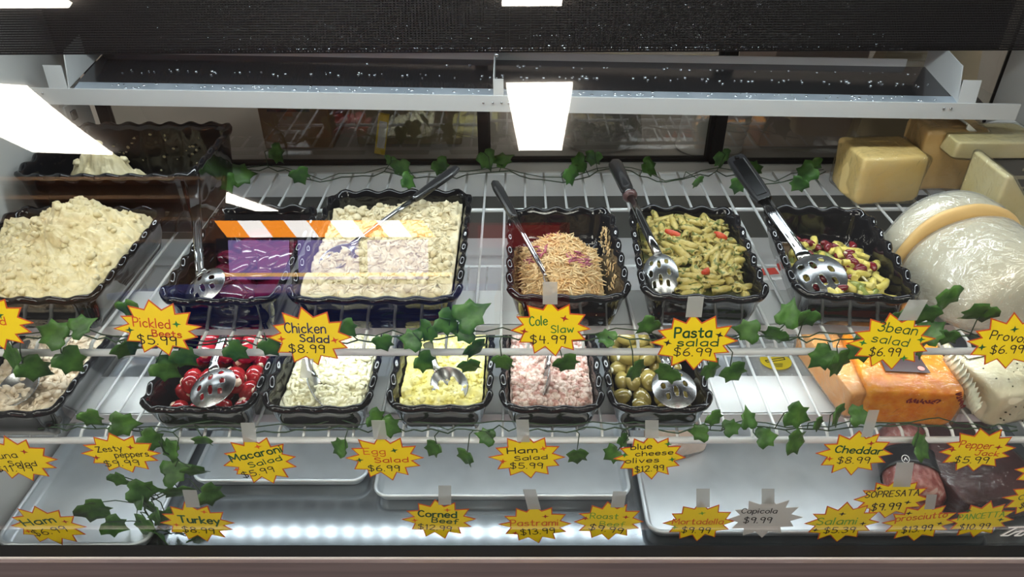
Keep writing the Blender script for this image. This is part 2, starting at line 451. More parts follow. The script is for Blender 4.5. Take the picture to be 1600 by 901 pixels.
for a_, c_ in ((0, 1), (1, 2)):
    sheet(b, [p[a_], p[c_], p[c_]+Vector((0, .07, 0)), p[a_]+Vector((0, .07, 0))], .003)
    sheet(b, [p[a_], p[c_], p[c_]-Vector((0, 0, .010)), p[a_]-Vector((0, 0, .010))], .003)
obj('wall_bracket', b, 'white_coat', label='white folded metal bracket on the right side wall by the wrapped cheese', cat='bracket')

# rear sliding doors
for n_, (xa, xb, yy) in enumerate(((-.81, -.055, 1.375), (-.075, .40, 1.387), (.385, .93, 1.375))):
    b = MB(); zt = 1.33
    for x in (xa, xb-.022): b.box((x, yy-.008, .877), (x+.022, yy+.008, zt))
    b.box((xa, yy-.008, zt), (xb, yy+.008, zt+.028)); b.box((xa, yy-.008, .877), (xb, yy+.008, .884))
    d_ = struct('door_%d' % (n_+1), b, 'gasket')
    obj('pane', bx((xa+.02, yy-.002, .884), (xb-.02, yy+.002, zt)), 'door_glass', d_)

# wire shelves with light housings
def wire_shelf(z, yf, yb, rails, label):
    t = thing('wire_shelf', (0, yf, z-.02), label, 'shelf')
    b = MB(); w = 0.0368; x = -0.022342-w*21
    while x < XR-.01:
        if x > XL+.01:
            b.tube([(x, yf+.002, z-.017), (x, yf+.003, z-.008), (x, yf+.012, z-.0025), (x, yf+.03, z-.0025), (x, yb, z-.0025)], .0023, 6)
        x += w
    obj('wires', b, 'white_coat', t)
    b = MB(); b.tube([(XL+.004, yf, z-.010), (XR-.004, yf, z-.010)], .0052, 10)
    obj('front_rail', b, 'white_coat', t)
    for y in rails:
        b = MB(); b.tube([(XL+.004, y, z-.008), (XR-.004, y, z-.008)], .0036, 8); obj('cross_rail', b, 'white_coat', t)
    b = MB(); b.tube([(XL+.004, yb, z-.003), (XR-.004, yb, z-.003)], .0036, 8); obj('rear_rail', b, 'white_coat', t)
    for s_ in (-1, 1):
        xx_ = XL+.006 if s_ < 0 else XR-.006
        b = MB(); b.tube([(xx_, yf, z-.010), (xx_, yb, z-.004)], .0036, 8); obj('side_rail', b, 'white_coat', t)
    return t
wire_shelf(zU, .772, 1.313, (1.17,), 'upper white wire shelf carrying the larger salad crocks')
wire_shelf(zL, .778, 1.245, (.973,), 'lower white wire shelf carrying the smaller salad crocks and cheddar')
def housing(z, label):
    t = thing('shelf_light', (0, .87, z-.05), label, 'light')
    b = MB(); b.box((XL+.006, .84, z-.026), (XR-.006, .872, z-.016)); b.box((XL+.006, .872, z-.030), (XR-.006, .93, z-.018)); b.box((XL+.006, .838, z-.032), (XR-.006, .842, z-.016))
    obj('housing', b, 'white_coat', t)
    for i in range(48):
        x = XL+.03+i*.0338; obj('diode', bx((x-.004, .874, z-.0315), (x+.004, .882, z-.0300)), 'led', t, label='glowing diode')
M['led'] = emit('led_diode', (.92, .98, 1.0), 25.0)
housing(zU, 'long white light strip under the front of the upper wire shelf')
housing(zL, 'long white light strip under the front of the lower wire shelf')

# sheet pans
def sheet_pan(x0, x1, y0, y1, z, label, rot=0):
    fr = Frame((x0+x1)/2, (y0+y1)/2, z, x1-x0, y1-y0, rot)
    ol = rrect(x1-x0, y1-y0, .026, 60)
    t = thing('sheet_pan', fr.c, label, 'baking tray')
    b = MB(); b.rings([ring(fr, ol, i, h) for i, h in ((.012, .0015), (.008, .006), (.006, .0205))])
    ob = [ring(fr, ol, i, h) for i, h in ((.0075, .0205), (.0095, .006), (.0135, .003))]
    b.rings(ob, False, True); b.rings([ring(fr, ol, .012, .0015), ring(fr, ol, .013, .0005)], False, True)
    obj('pan_body', b, 'alu', t)
    b = MB(); rr = .0036
    b.rings([ring(fr, ol, .0035-rr*math.cos(2*math.pi*i/10), .021+rr*math.sin(2*math.pi*i/10)) for i in range(11)])
    obj('rolled_rim', b, 'alu', t)
    return t
sheet_pan(-.805, -.565, .712, 1.17, zD, 'aluminium sheet pan in the left corner behind the ham tag')
sheet_pan(-.548, -.252, .838, 1.25, zD, 'aluminium sheet pan behind the macaroni salad tag')
sheet_pan(-.238, .186, .806, 1.27, zD, 'empty aluminium sheet pan in the middle behind the corned beef tag')
sheet_pan(.200, .745, .735, 1.20, zD, 'wide aluminium sheet pan on the right carrying the wrapped meats')

# ------------------------------------------------------------------ crocks
def crock(cx, cy, z, w, l, rot, label, h=.062, group=None):
    fr = Frame(cx, cy, z, w, l, rot, h)
    lobes = int(round((2*w+2*l)/.040))
    ol = rrect(w, l, .030, 120)
    prof = [(.030, .004, 0), (.024, .0005, 0), (.020, .004, 0), (.012, h*.45, .1), (.006, h-.012, .5), (.001, h-.006, 1), (-.001, h-.001, 1), (.001, h+.003, 1), (.005, h+.0042, 1), (.009, h+.0015, 1),
            (.011, h-.008, .8), (.017, h*.45, .15), (.024, .012, 0), (.032, .007, 0)]
    b = MB(); b.rings([ring(fr, ol, i, zz, wv, lobes) for i, zz, wv in prof], False, True)
    b.f.append(list(range(len(ol)))[::-1]); b.sm.append(False)
    obj('crock', b, 'crock', None, fr.c, label, 'crock', group)
    return fr
Z1 = zU+.0008; Z2 = zL+.0008
F = {}
F['potato'] = crock(-.678, .918, Z1, .248, .262, 0, 'black wavy crock heaped with potato salad at the left end of the upper shelf')
F['rear'] = crock(-.655, 1.166, Z1, .29, .225, 0, 'deep black crock nearly scraped empty in the rear left corner', h=.112)
F['beet'] = crock(-.394, .918, Z1, .160, .268, 0, 'black wavy crock holding pickled beets between potato and chicken salad')
F['chicken'] = crock(-.190, .945, Z1, .232, .318, 0, 'wide black wavy crock holding chicken salad')
F['slaw'] = crock(.068, .916, Z1, .164, .252, 0, 'black wavy crock holding coleslaw with food stuck up its right wall')
F['pasta'] = crock(.253, .917, Z1, .168, .256, -3, 'black wavy crock filled with green pesto pasta salad')
F['bean'] = crock(.457, .916, Z1, .164, .252, -5, 'black wavy crock part filled with three bean salad')
F['tuna'] = crock(-.728, .880, Z2, .158, .252, 0, 'black wavy crock holding tuna salad at the left end of the lower shelf')
F['pepper'] = crock(-.457, .888, Z2, .166, .25, 0, 'black wavy crock holding red stuffed peppers')
F['macaroni'] = crock(-.287, .888, Z2, .156, .25, 0, 'black wavy crock holding macaroni salad')
F['egg'] = crock(-.112, .890, Z2, .150, .25, 0, 'black wavy crock holding yellow egg salad')
F['ham'] = crock(.049, .888, Z2, .148, .25, 0, 'black wavy crock holding pink ham salad')
F['olive'] = crock(.204, .888, Z2, .148, .25, 0, 'black wavy crock holding stuffed green olives')

# ------------------------------------------------------------------ food
def fbm(p, o=4): return noise.fractal(p, 0.9, 2.0, o)
def lumps(p, k):
    d = noise.voronoi(p*k)[0][0]
    return math.sqrt(max(0.0, 1-min(1, d*1.25)**2))
def mound(fr, hf, inset=.012, nr=34, ns=130, seed=0.0, edge=.0, x0=-1, x1=1, y0=-1, y1=1):
    """heap filling the crock; hf(u, v, p) gives height over crock base; wall-following outline"""
    w, l = fr.w-2*inset, fr.l-2*inset
    cx, cy = w/2*(x0+x1)/2, l/2*(y0+y1)/2
    ol = rrect(w*(x1-x0)/2, l*(y1-y0)/2, .022, ns)
    b = MB(); rs = []
    for k in range(nr+1):
        s_ = 1-k/nr*.985; r_ = []
        for x, y, nx, ny, t in ol:
            X, Y = cx+x*s_, cy+y*s_
            z = hf(2*X/w, 2*Y/l, Vector((X, Y, seed)))
            if k == 0: z = max(.010, z-.012)
            ins = .0115+.0145*max(0.0, fr.h-z)/fr.h
            X = max(-fr.w/2+ins, min(fr.w/2-ins, X)); Y = max(-fr.l/2+ins, min(fr.l/2-ins, Y))
            r_.append(fr.P(X, Y, z))
        rs.append(r_)
    b.rings(rs, False, True)
    return b
M['potato'] = mat('potato_salad', (0.62, 0.52, 0.29), 0.42, col2=(0.74, 0.66, 0.44), nscale=60, bump=.4, bscale=120, col3=(.75, .60, .30))
M['chicken'] = mat('chicken_salad', (0.62, 0.53, 0.33), 0.45, col2=(0.76, 0.69, 0.50), nscale=70, bump=.5, bscale=160, col3=(.74, .60, .36))
M['slaw'] = mat('cabbage_shreds', (0.72, 0.46, 0.20), 0.35, col2=(0.82, 0.64, 0.38), nscale=60)
M['slaw_red'] = mat('red_cabbage', (0.28, 0.05, 0.10), 0.35, col2=(.45, .14, .2), nscale=80)
M['tuna'] = mat('tuna_salad', (0.55, 0.43, 0.30), 0.45, col2=(0.72, 0.62, 0.48), nscale=70, bump=.5, bscale=150)
M['macaroni'] = mat('macaroni_salad', (0.80, 0.76, 0.52), 0.38, col2=(0.88, 0.85, 0.66), nscale=40)
M['egg'] = mat('egg_salad', (0.84, 0.74, 0.22), 0.42, col2=(0.90, 0.84, 0.42), nscale=70, bump=.5, bscale=140, col3=(.9, .88, .7))
M['ham'] = mat('ham_salad', (0.47, 0.25, 0.21), 0.45, col2=(0.70, 0.56, 0.50), nscale=110, bump=.3, bscale=200, lo=.4, hi=.55)
M['penne'] = mat('pesto_penne', (0.35, 0.28, 0.06), 0.38, col2=(0.48, 0.39, 0.14), nscale=110, col3=(.10, .13, .02), lo=.36, hi=.56, bump=.2, bscale=150)
M['pesto'] = mat('pesto_sauce', (0.16, 0.18, 0.03), 0.35, col2=(0.34, 0.33, 0.08), nscale=90, bump=.6, bscale=140)
M['tomato'] = mat('tomato_piece', (0.42, 0.03, 0.012), 0.22, col2=(.58, .10, .03), nscale=60)
M['kidney'] = mat('kidney_bean', (0.12, 0.006, 0.014), 0.16, coat=.4, col2=(.20, .015, .02), nscale=60)
M['waxbean'] = mat('wax_bean', (0.62, 0.52, 0.10), 0.28, col2=(0.72, 0.64, 0.24), nscale=60)
M['greenbean'] = mat('green_bean', (0.20, 0.24, 0.05), 0.28, col2=(0.30, 0.33, 0.09), nscale=60)
M['onion'] = mat('onion_slice', (0.78, 0.76, 0.62), 0.25)
M['peppercherry'] = mat('cherry_pepper', (0.26, 0.006, 0.012), 0.12, coat=.5, col2=(.40, .02, .025), nscale=50)
M['filling'] = mat('cheese_filling', (0.82, 0.62, 0.48), 0.5, bump=.5, bscale=200)
M['olive'] = mat('green_olive', (0.25, 0.19, 0.045), 0.16, coat=.4, col2=(0.35, 0.28, 0.09), nscale=40)
M['beet'] = mat('beet_slice', (0.07, 0.004, 0.016), 0.14, coat=.3, col2=(.12, .008, .03), nscale=40)
M['beetjuice'] = mat('beet_juice', (0.10, 0.004, 0.022), 0.05)

def chunkize(b, fr, hf, n, size, asp=(1, 1, .7), xr=(-.92, .92), yr=(-.92, .92), inset=.014, lift=.3, cond=None):
    w, l = fr.w-2*inset, fr.l-2*inset
    for i in range(n):
        u, v = random.uniform(*xr), random.uniform(*yr)
        if cond and not cond(u, v): continue
        X, Y = u*w/2, v*l/2
        s_ = random.uniform(*size); z = hf(u, v, Vector((X, Y, 0)))
        q = Euler((random.uniform(-.6, .6), random.uniform(-.6, .6), random.uniform(0, 6.3))).to_matrix()
        sd = Vector((random.random()*50, 0, 0))
        b.ell(fr.P(X, Y, z+s_*lift), (s_*asp[0], s_*asp[1], s_*asp[2]), fr.m @ q, 7, 5, lambda p: p*(1+.55*noise.noise(p/s_*1.5+sd)))
def shred(b, p, L, r_, dirv, bend):
    side = Vector((-dirv.y, dirv.x, 0)); pts = []
    for k in range(4):
        f = k/3-.5
        pts.append(p+dirv*L*f+side*bend*(f*f-.1)*L+Vector((0, 0, -abs(f)*L*.10)))
    b.tube(pts, [r_*.6, r_, r_, r_*.5], 4)
def shreds(b, fr, hf, n, L=(.012, .022), r_=(.0009, .0016), xr=(-.9, .9), yr=(-.9, .9), cond=None, lift=.002):
    w, l = fr.w-.03, fr.l-.03
    for i in range(n):
        u, v = random.uniform(*xr), random.uniform(*yr)
        if cond and not cond(u, v): continue
        z = hf(u, v, Vector((u*w/2, v*l/2, 0)))+random.uniform(0, lift)
        a = random.uniform(0, 6.3); e = random.uniform(-.35, .35)
        shred(b, fr.P(u*w/2, v*l/2, z), random.uniform(*L), random.uniform(*r_), Vector((math.cos(a)*math.cos(e), math.sin(a)*math.cos(e), math.sin(e))), random.uniform(-.9, .9))
def food(name, b, m, label, cat='salad', group=None): return obj(name, b, m, None, None, label, cat, group, 'stuff')

# potato salad heap
def hpot(u, v, p):
    prof = .060+.050*math.exp(-((u-.15)**2/.35+(v-.45)**2/.30))+.012*math.exp(-((u+.4)**2+(v+.2)**2)/.3)
    if v > .86: prof -= (v-.86)*.22
    if u > .9: prof -= (u-.9)*.12
    return prof-.012+.007*lumps(p+Vector((.3, 0, 0)), 50)+.005*lumps(p+Vector((.7, .2, 0)), 95)+.010*fbm(p*34)+.004*fbm(p*120)
b = mound(F['potato'], hpot, nr=70, ns=260); chunkize(b, F['potato'], hpot, 130, (.004, .0075), (1, .85, .7), xr=(-.9, .9), yr=(-.9, .84), lift=.1)
food('potato_salad', b, 'potato', 'creamy lumpy potato salad heaped high in the big left crock')
def hrear(u, v, p): return .030+.092*math.exp(-((u+.36)**2/.30+(v+.35)**2/.22))+.008*lumps(p, 55)+.009*fbm(p*40)+.003*fbm(p*110)
b = mound(F['rear'], hrear, inset=.030, nr=44, ns=140, x0=-.85, x1=.35, y0=-.95, y1=.55)
chunkize(b, F['rear'], hrear, 16, (.005, .008), inset=.03, xr=(-.75, .2), yr=(-.9, .3))
for i in range(14):
    u, v = random.uniform(.1, .9), random.uniform(-.6, .93); b.ell(F['rear'].P(u*.11, v*.085, .014), (.005, .004, .004), nu=6, nv=4)
for i in range(26):
    x = random.uniform(-.09, .12); z = random.uniform(.03, .10); b.ell(F['rear'].P(x, .1125-.027+(z/.112)*.016-.004, z), (random.uniform(.001, .0035), .0012, random.uniform(.001, .003)), nu=6, nv=4)
food('potato_salad', b, 'potato', 'last scoop of potato salad in the deep rear crock')
def hchk(u, v, p): return .050+.016*math.exp(-((u-.5)**2/.5+(v-.4)**2/.5))-.02*max(0, v-.7)/.3+.007*lumps(p, 60)+.007*fbm(p*45)
b = mound(F['chicken'], hchk, nr=56, ns=200); shreds(b, F['chicken'], hchk, 900, (.010, .020), (.0012, .0026), yr=(-.9, .85)); chunkize(b, F['chicken'], hchk, 160, (.004, .008), yr=(-.9, .85))
food('chicken_salad', b, 'chicken', 'shredded creamy chicken salad filling the wide crock')
def hslw(u, v, p):
    k = math.exp(-((u+.1)**2/.55+(v+.15)**2/.55)**2)
    return .022+.044*k-(.012 if v > .6 else 0)+.006*fbm(p*50)
b = mound(F['slaw'], hslw, nr=34, ns=120, inset=.016, y1=.75, x1=.85)
shreds(b, F['slaw'], hslw, 1300, (.012, .026), (.0008, .0015), xr=(-.9, .72), yr=(-.92, .62), lift=.006)
fr = F['slaw']
for i in range(70):
    y = random.uniform(-.06, .11); z = random.uniform(.02, .055)
    shred(b, fr.P(.082-.024+.012*(z/.062)+.0005, y, z), random.uniform(.006, .014), .001, Vector((.1, random.uniform(-1, 1), random.uniform(-1, 1))).normalized(), .4)
food('coleslaw', b, 'slaw', 'pale orange shredded coleslaw in its crock')
b = MB()
for cu, cv in ((-.6, -.1), (.25, -.3), (-.15, .5)):
    shreds(b, fr, lambda u, v, p: hslw(u, v, p)+.004, 26, (.010, .022), (.001, .0018), (cu-.22, cu+.22), (cv-.13, cv+.13), lift=.004)
food('red_cabbage_shreds', b, 'slaw_red', 'purple cabbage shreds mixed through the coleslaw', 'cabbage')
def htun(u, v, p): return .050+.008*fbm(p*22)+.006*lumps(p, 75)+.004*fbm(p*70)
b = mound(F['tuna'], htun, nr=44, ns=160); chunkize(b, F['tuna'], htun, 380, (.003, .007), (1.2, .8, .6))
food('tuna_salad', b, 'tuna', 'flaky tan tuna salad in the lower left crock')
def hmac(u, v, p): return .044+.010*math.exp(-((u-.3)**2+(v)**2)/.5)+.004*fbm(p*30)-.010*max(0, -u-.4)
b = mound(F['macaroni'], hmac, nr=26, ns=100); fr = F['macaroni']
for i in range(520):
    u, v = random.uniform(-.82, .9), random.uniform(-.9, .9)
    z = hmac(u, v, Vector((u*.066, v*.112, 0)))+random.uniform(0, .004)
    q = Euler((random.uniform(-.5, .5), random.uniform(-.5, .5), random.uniform(0, 6.3))).to_matrix(); r0 = random.uniform(.0052, .007)
    b.tube([fr.P(u*.066, v*.112, z)+q @ Vector((r0*math.cos(a), r0*math.sin(a), 0)) for a in (0, .5, 1., 1.5, 2., 2.5)], .0033, 7)
food('macaroni_salad', b, 'macaroni', 'creamy elbow macaroni salad in its crock')
def hegg(u, v, p): return .046+.010*math.exp(-((u-.2)**2+(v-.1)**2)/.5)+.007*lumps(p, 70)+.006*fbm(p*50)-.012*max(0, -u-.55)
b = mound(F['egg'], hegg, nr=46, ns=160); chunkize(b, F['egg'], hegg, 320, (.002, .005), xr=(-.75, .92), lift=.1)
food('egg_salad', b, 'egg', 'bright yellow egg salad in its crock')
def hham(u, v, p): return .050+.006*fbm(p*20)+.003*fbm(p*80)
b = mound(F['ham'], hham, nr=40, ns=140); chunkize(b, F['ham'], hham, 1700, (.0024, .0058), (1, 1, .9), lift=.35)
food('ham_salad', b, 'ham', 'crumbly pink ham salad in its crock')

# copies of one mesh as individual things
def spawn(proto, loc, rot, scale=1.0):
    o = proto.copy(); COL.objects.link(o); o.location = loc; o.rotation_euler = rot; o.scale = (scale,)*3
    for ch in proto.children:
        c = ch.copy(); COL.objects.link(c); c.parent = o
    return o
def place(protos, spots):
    for i, (p, rot, s_) in enumerate(spots):
        pr = protos[i % len(protos)]
        if not pr.get('_used'):
            pr['_used'] = 1; pr.location = p; pr.rotation_euler = rot; pr.scale = (s_,)*3
        else:
            c = spawn(pr, p, rot, s_)
    for pr in protos:
        pass
def penne_mesh(L, r_, bend):
    b = MB(); n = 10; outr, inr = [], []
    rs = []
    for k in range(5):
        f = k/4-.5; ringo = []
        for i in range(n):
            a = 2*math.pi*i/n; ww = r_*(1+.07*math.cos(5*a))
            sh = .9*r_*math.cos(a)*(1 if k == 4 else (1 if k == 0 else .6))
            ringo.append(Vector((f*L+sh, ww*math.cos(a)+bend*f*f, ww*math.sin(a))))
        rs.append(ringo)
    def inner(rg, dx):
        c = sum(rg, Vector())/n
        return [c+(p-c)*.66+Vector((dx, 0, 0)) for p in rg]
    b.rings([inner(rs[0], L*.25), inner(rs[0], 0)]+rs+[inner(rs[-1], 0), inner(rs[-1], -L*.25)], True, True)
    return b
def hpas(u, v, p): return .040+.016*math.exp(-(u*u+(v-.2)**2)/.9)+.004*fbm(p*40)
b = mound(F['pasta'], lambda u, v, p: hpas(u, v, p)-.008, nr=30, ns=110); food('pesto_sauce', b, 'pesto', 'dark green pesto base under the penne pieces', 'sauce')
GP = 'penne pieces of the pasta salad'
pr = []
for L, r_, bd in ((.034, .0052, .006), (.038, .0048, -.01), (.030, .0055, .003)):
    pr.append(obj('penne_piece', penne_mesh(L, r_, bd), 'penne', None, (0, 0, 0), 'penne tube coated in green pesto in the pasta salad crock', 'pasta', GP))
sp = []; fr = F['pasta']
for i in range(190):
    u, v = random.uniform(-.86, .86), random.uniform(-.88, .88); X, Y = u*.067, v*.108
    lay = random.choice((0, .006, .011))
    if abs(u) > .7 or abs(v) > .75: lay *= .5
    sp.append((fr.P(X, Y, hpas(u, v, Vector((X, Y, 0)))+.004+lay), (random.uniform(-3, 3), random.uniform(-.3, .3), random.uniform(0, 6.3)), random.uniform(.85, 1.1)))
place(pr, sp)
def slab(L, w, t_, curl):
    b = MB(); rs = []
    for k in range(6):
        f = k/5-.5; ww = w*(1-.6*(2*f)**2)
        c = Vector((L*f, 0, curl*(1-4*f*f)))
        rs.append([c+Vector((0, -ww/2, 0)), c+Vector((0, -ww/2, t_)), c+Vector((0, 0, t_*1.4)), c+Vector((0, ww/2, t_)), c+Vector((0, ww/2, 0))])
    b.rings(rs, True, True); return b
for px, py, a, sc, lab in ((1055, 366, -.4, 1.15, 'long red tomato strip beside the spoon in the pasta salad'), (1126, 368, -.5, .75, 'curled red tomato piece at the back right of the pasta salad'), (1100, 424, .9, .6, 'small orange red pepper piece in the middle of the pasta salad')):
    p = PZ(px, py, zU+.068)
    o = obj('tomato_piece', slab(.028*sc, .010, .003, .004), 'tomato', None, (0, 0, 0), lab, 'tomato'); o.location = p; o.rotation_euler = (1.1, .25, a)

def hbea(u, v, p): return .025+.010*math.exp(-((u-.1)**2+(v+.5)**2)/.8)-.006*max(0, v)
fr = F['bean']
GB = 'beans of the three bean salad'
b = MB(); b.ell((0, 0, 0), (.0095, .0055, .0052), None, 12, 9, lambda p: p+Vector((0, .0035*(1-(p.x/.0095)**2)-.002, 0)))
kb = obj('kidney_bean', b, 'kidney', None, (0, 0, 0), 'glossy dark red kidney bean in the three bean salad', 'bean', 'kidney beans in the three bean salad')
def cutbean(L, r_, bend):
    b = MB(); b.tube([(L*f, bend*f*f*4, 0) for f in (-.5, -.25, 0, .25, .5)], [r_*.92, r_, r_*1.05, r_, r_*.92], 9); return b
wb = [obj('wax_bean_piece', cutbean(L, .0052, bd), 'waxbean', None, (0, 0, 0), 'cut piece of yellow wax bean in the three bean salad', 'bean', 'wax beans in the three bean salad') for L, bd in ((.028, .004), (.022, -.002), (.034, .007))]
gb = [obj('green_bean_piece', cutbean(L, .005, bd), 'greenbean', None, (0, 0, 0), 'cut piece of green bean in the three bean salad', 'bean', 'green beans in the three bean salad') for L, bd in ((.026, .003), (.02, 0))]
def beanspots(n, lift):
    out = []
    for i in range(n):
        v = -.92+1.5*random.random()**1.1; u = random.uniform(-.85, .85); X, Y = u*.06, v*.104
        out.append((fr.P(X, Y, hbea(u, v, None)+.004+random.choice((0, .007, .013))+lift), (random.uniform(-.4, .4), random.uniform(-.35, .35), random.uniform(0, 6.3)), random.uniform(.9, 1.12)))
    return out
place([kb], beanspots(54, .002)); place(wb, beanspots(74, 0)); place(gb, beanspots(24, 0))
b = MB()
for px, py, a0, l_ in ((1336, 417, -.4, 1.7), (1352, 448, .2, 1.2)):
    p = PZ(px, py, zU+.04); rr = .017
    b.tube([p+Vector((rr*math.cos(a0+i*.25*l_)-rr*.6, rr*math.sin(a0+i*.25*l_), .003*i)) for i in range(6)], .0016, 6)
food('onion_slices', b, 'onion', 'white onion slivers in the three bean salad', 'onion')
b = mound(F['bean'], lambda u, v, p: .020-.004*v, nr=6, ns=60, inset=.022)
M['brine'] = mat('bean_brine', (.10, .06, .03), .08)
food('bean_brine', b, 'brine', 'brown dressing at the bottom of the three bean salad', 'dressing')

# peppers
GPp = 'stuffed peppers in the crock'
b = MB(); b.ell((0, 0, 0), (.016, .016, .0145), None, 14, 10, lambda p: p*(1+.05*math.cos(3*math.atan2(p.y, p.x))))
pp = obj('stuffed_pepper', b, 'peppercherry', None, (0, 0, 0), 'shiny red cherry pepper stuffed with cheese in the zesty pepper crock', 'pepper', GPp)
b = MB(); b.ell((0, 0, .0125), (.007, .0065, .0035), None, 9, 5, lambda p: p*(1+.25*noise.noise(p*300)))
obj('cheese_filling', b, 'filling', pp, label='cream coloured cheese filling')
fr = F['pepper']; sp = []
for k, (yy, zz, n_) in enumerate(((-.085, .028, 4), (-.055, .034, 4), (-.022, .038, 4), (.012, .042, 4), (.046, .044, 4), (.080, .044, 4), (-.05, .052, 3), (.005, .060, 3), (.04, .063, 3), (.078, .062, 3))):
    for i in range(n_):
        x = (i-(n_-1)/2)*.0315+random.uniform(-.004, .004)+.004
        sp.append((fr.P(x, yy+random.uniform(-.005, .005), zz), (random.uniform(-1.9, 1.2), random.uniform(-1.3, 1.3), random.uniform(0, 6)), random.uniform(.92, 1.12)))
place([pp], sp)
# olives
b = MB(); b.ell((0, 0, 0), (.0175, .0125, .0122), None, 14, 10)
ol_ = obj('green_olive', b, 'olive', None, (0, 0, 0), 'plump green olive stuffed with blue cheese in the olive crock', 'olive', 'stuffed olives in the crock')
b = MB(); b.ell((.0163, 0, 0), (.0022, .005, .005), None, 8, 5)
obj('cheese_filling', b, 'onion', ol_, label='pale blue cheese filling')
fr = F['olive']; sp = []
for yy, zz, n_ in ((-.088, .026, 4), (-.062, .030, 4), (-.034, .035, 4), (-.006, .040, 4), (.022, .044, 4), (.05, .046, 4), (.078, .046, 4), (-.045, .046, 3), (.0, .056, 3), (.04, .060, 3), (.075, .060, 3)):
    for i in range(n_):
        x = (i-(n_-1)/2)*.0275+random.uniform(-.004, .004)-.006
        if x > .045: x -= .01
        sp.append((fr.P(x, yy+random.uniform(-.004, .004), zz), (random.uniform(-.5, .5), random.uniform(-.7, .4), random.uniform(-.9, 3.9)), random.uniform(.9, 1.1)))
place([ol_], sp)
# beets
fr = F['beet']
b = mound(fr, lambda u, v, p: .024, nr=4, ns=60, inset=.018); food('beet_juice', b, 'beetjuice', 'dark purple juice around the pickled beets', 'juice')
b = MB(); b.ell((0, 0, 0), (.021, .019, .005), None, 14, 6)
bt = obj('beet_slice', b, 'beet', None, (0, 0, 0), 'dark purple pickled beet slice in its crock', 'beet', 'pickled beet slices')
sp = []
for i in range(34):
    sp.append((fr.P(random.uniform(-.046, .046), random.uniform(-.10, .095), .026+random.choice((0, .005, .010))), (random.uniform(-.5, .5), random.uniform(-.5, .5), random.uniform(0, 6)), random.uniform(.8, 1.15)))
place([bt], sp)
for o in list(bpy.data.objects):
    if '_used' in o: del o['_used']

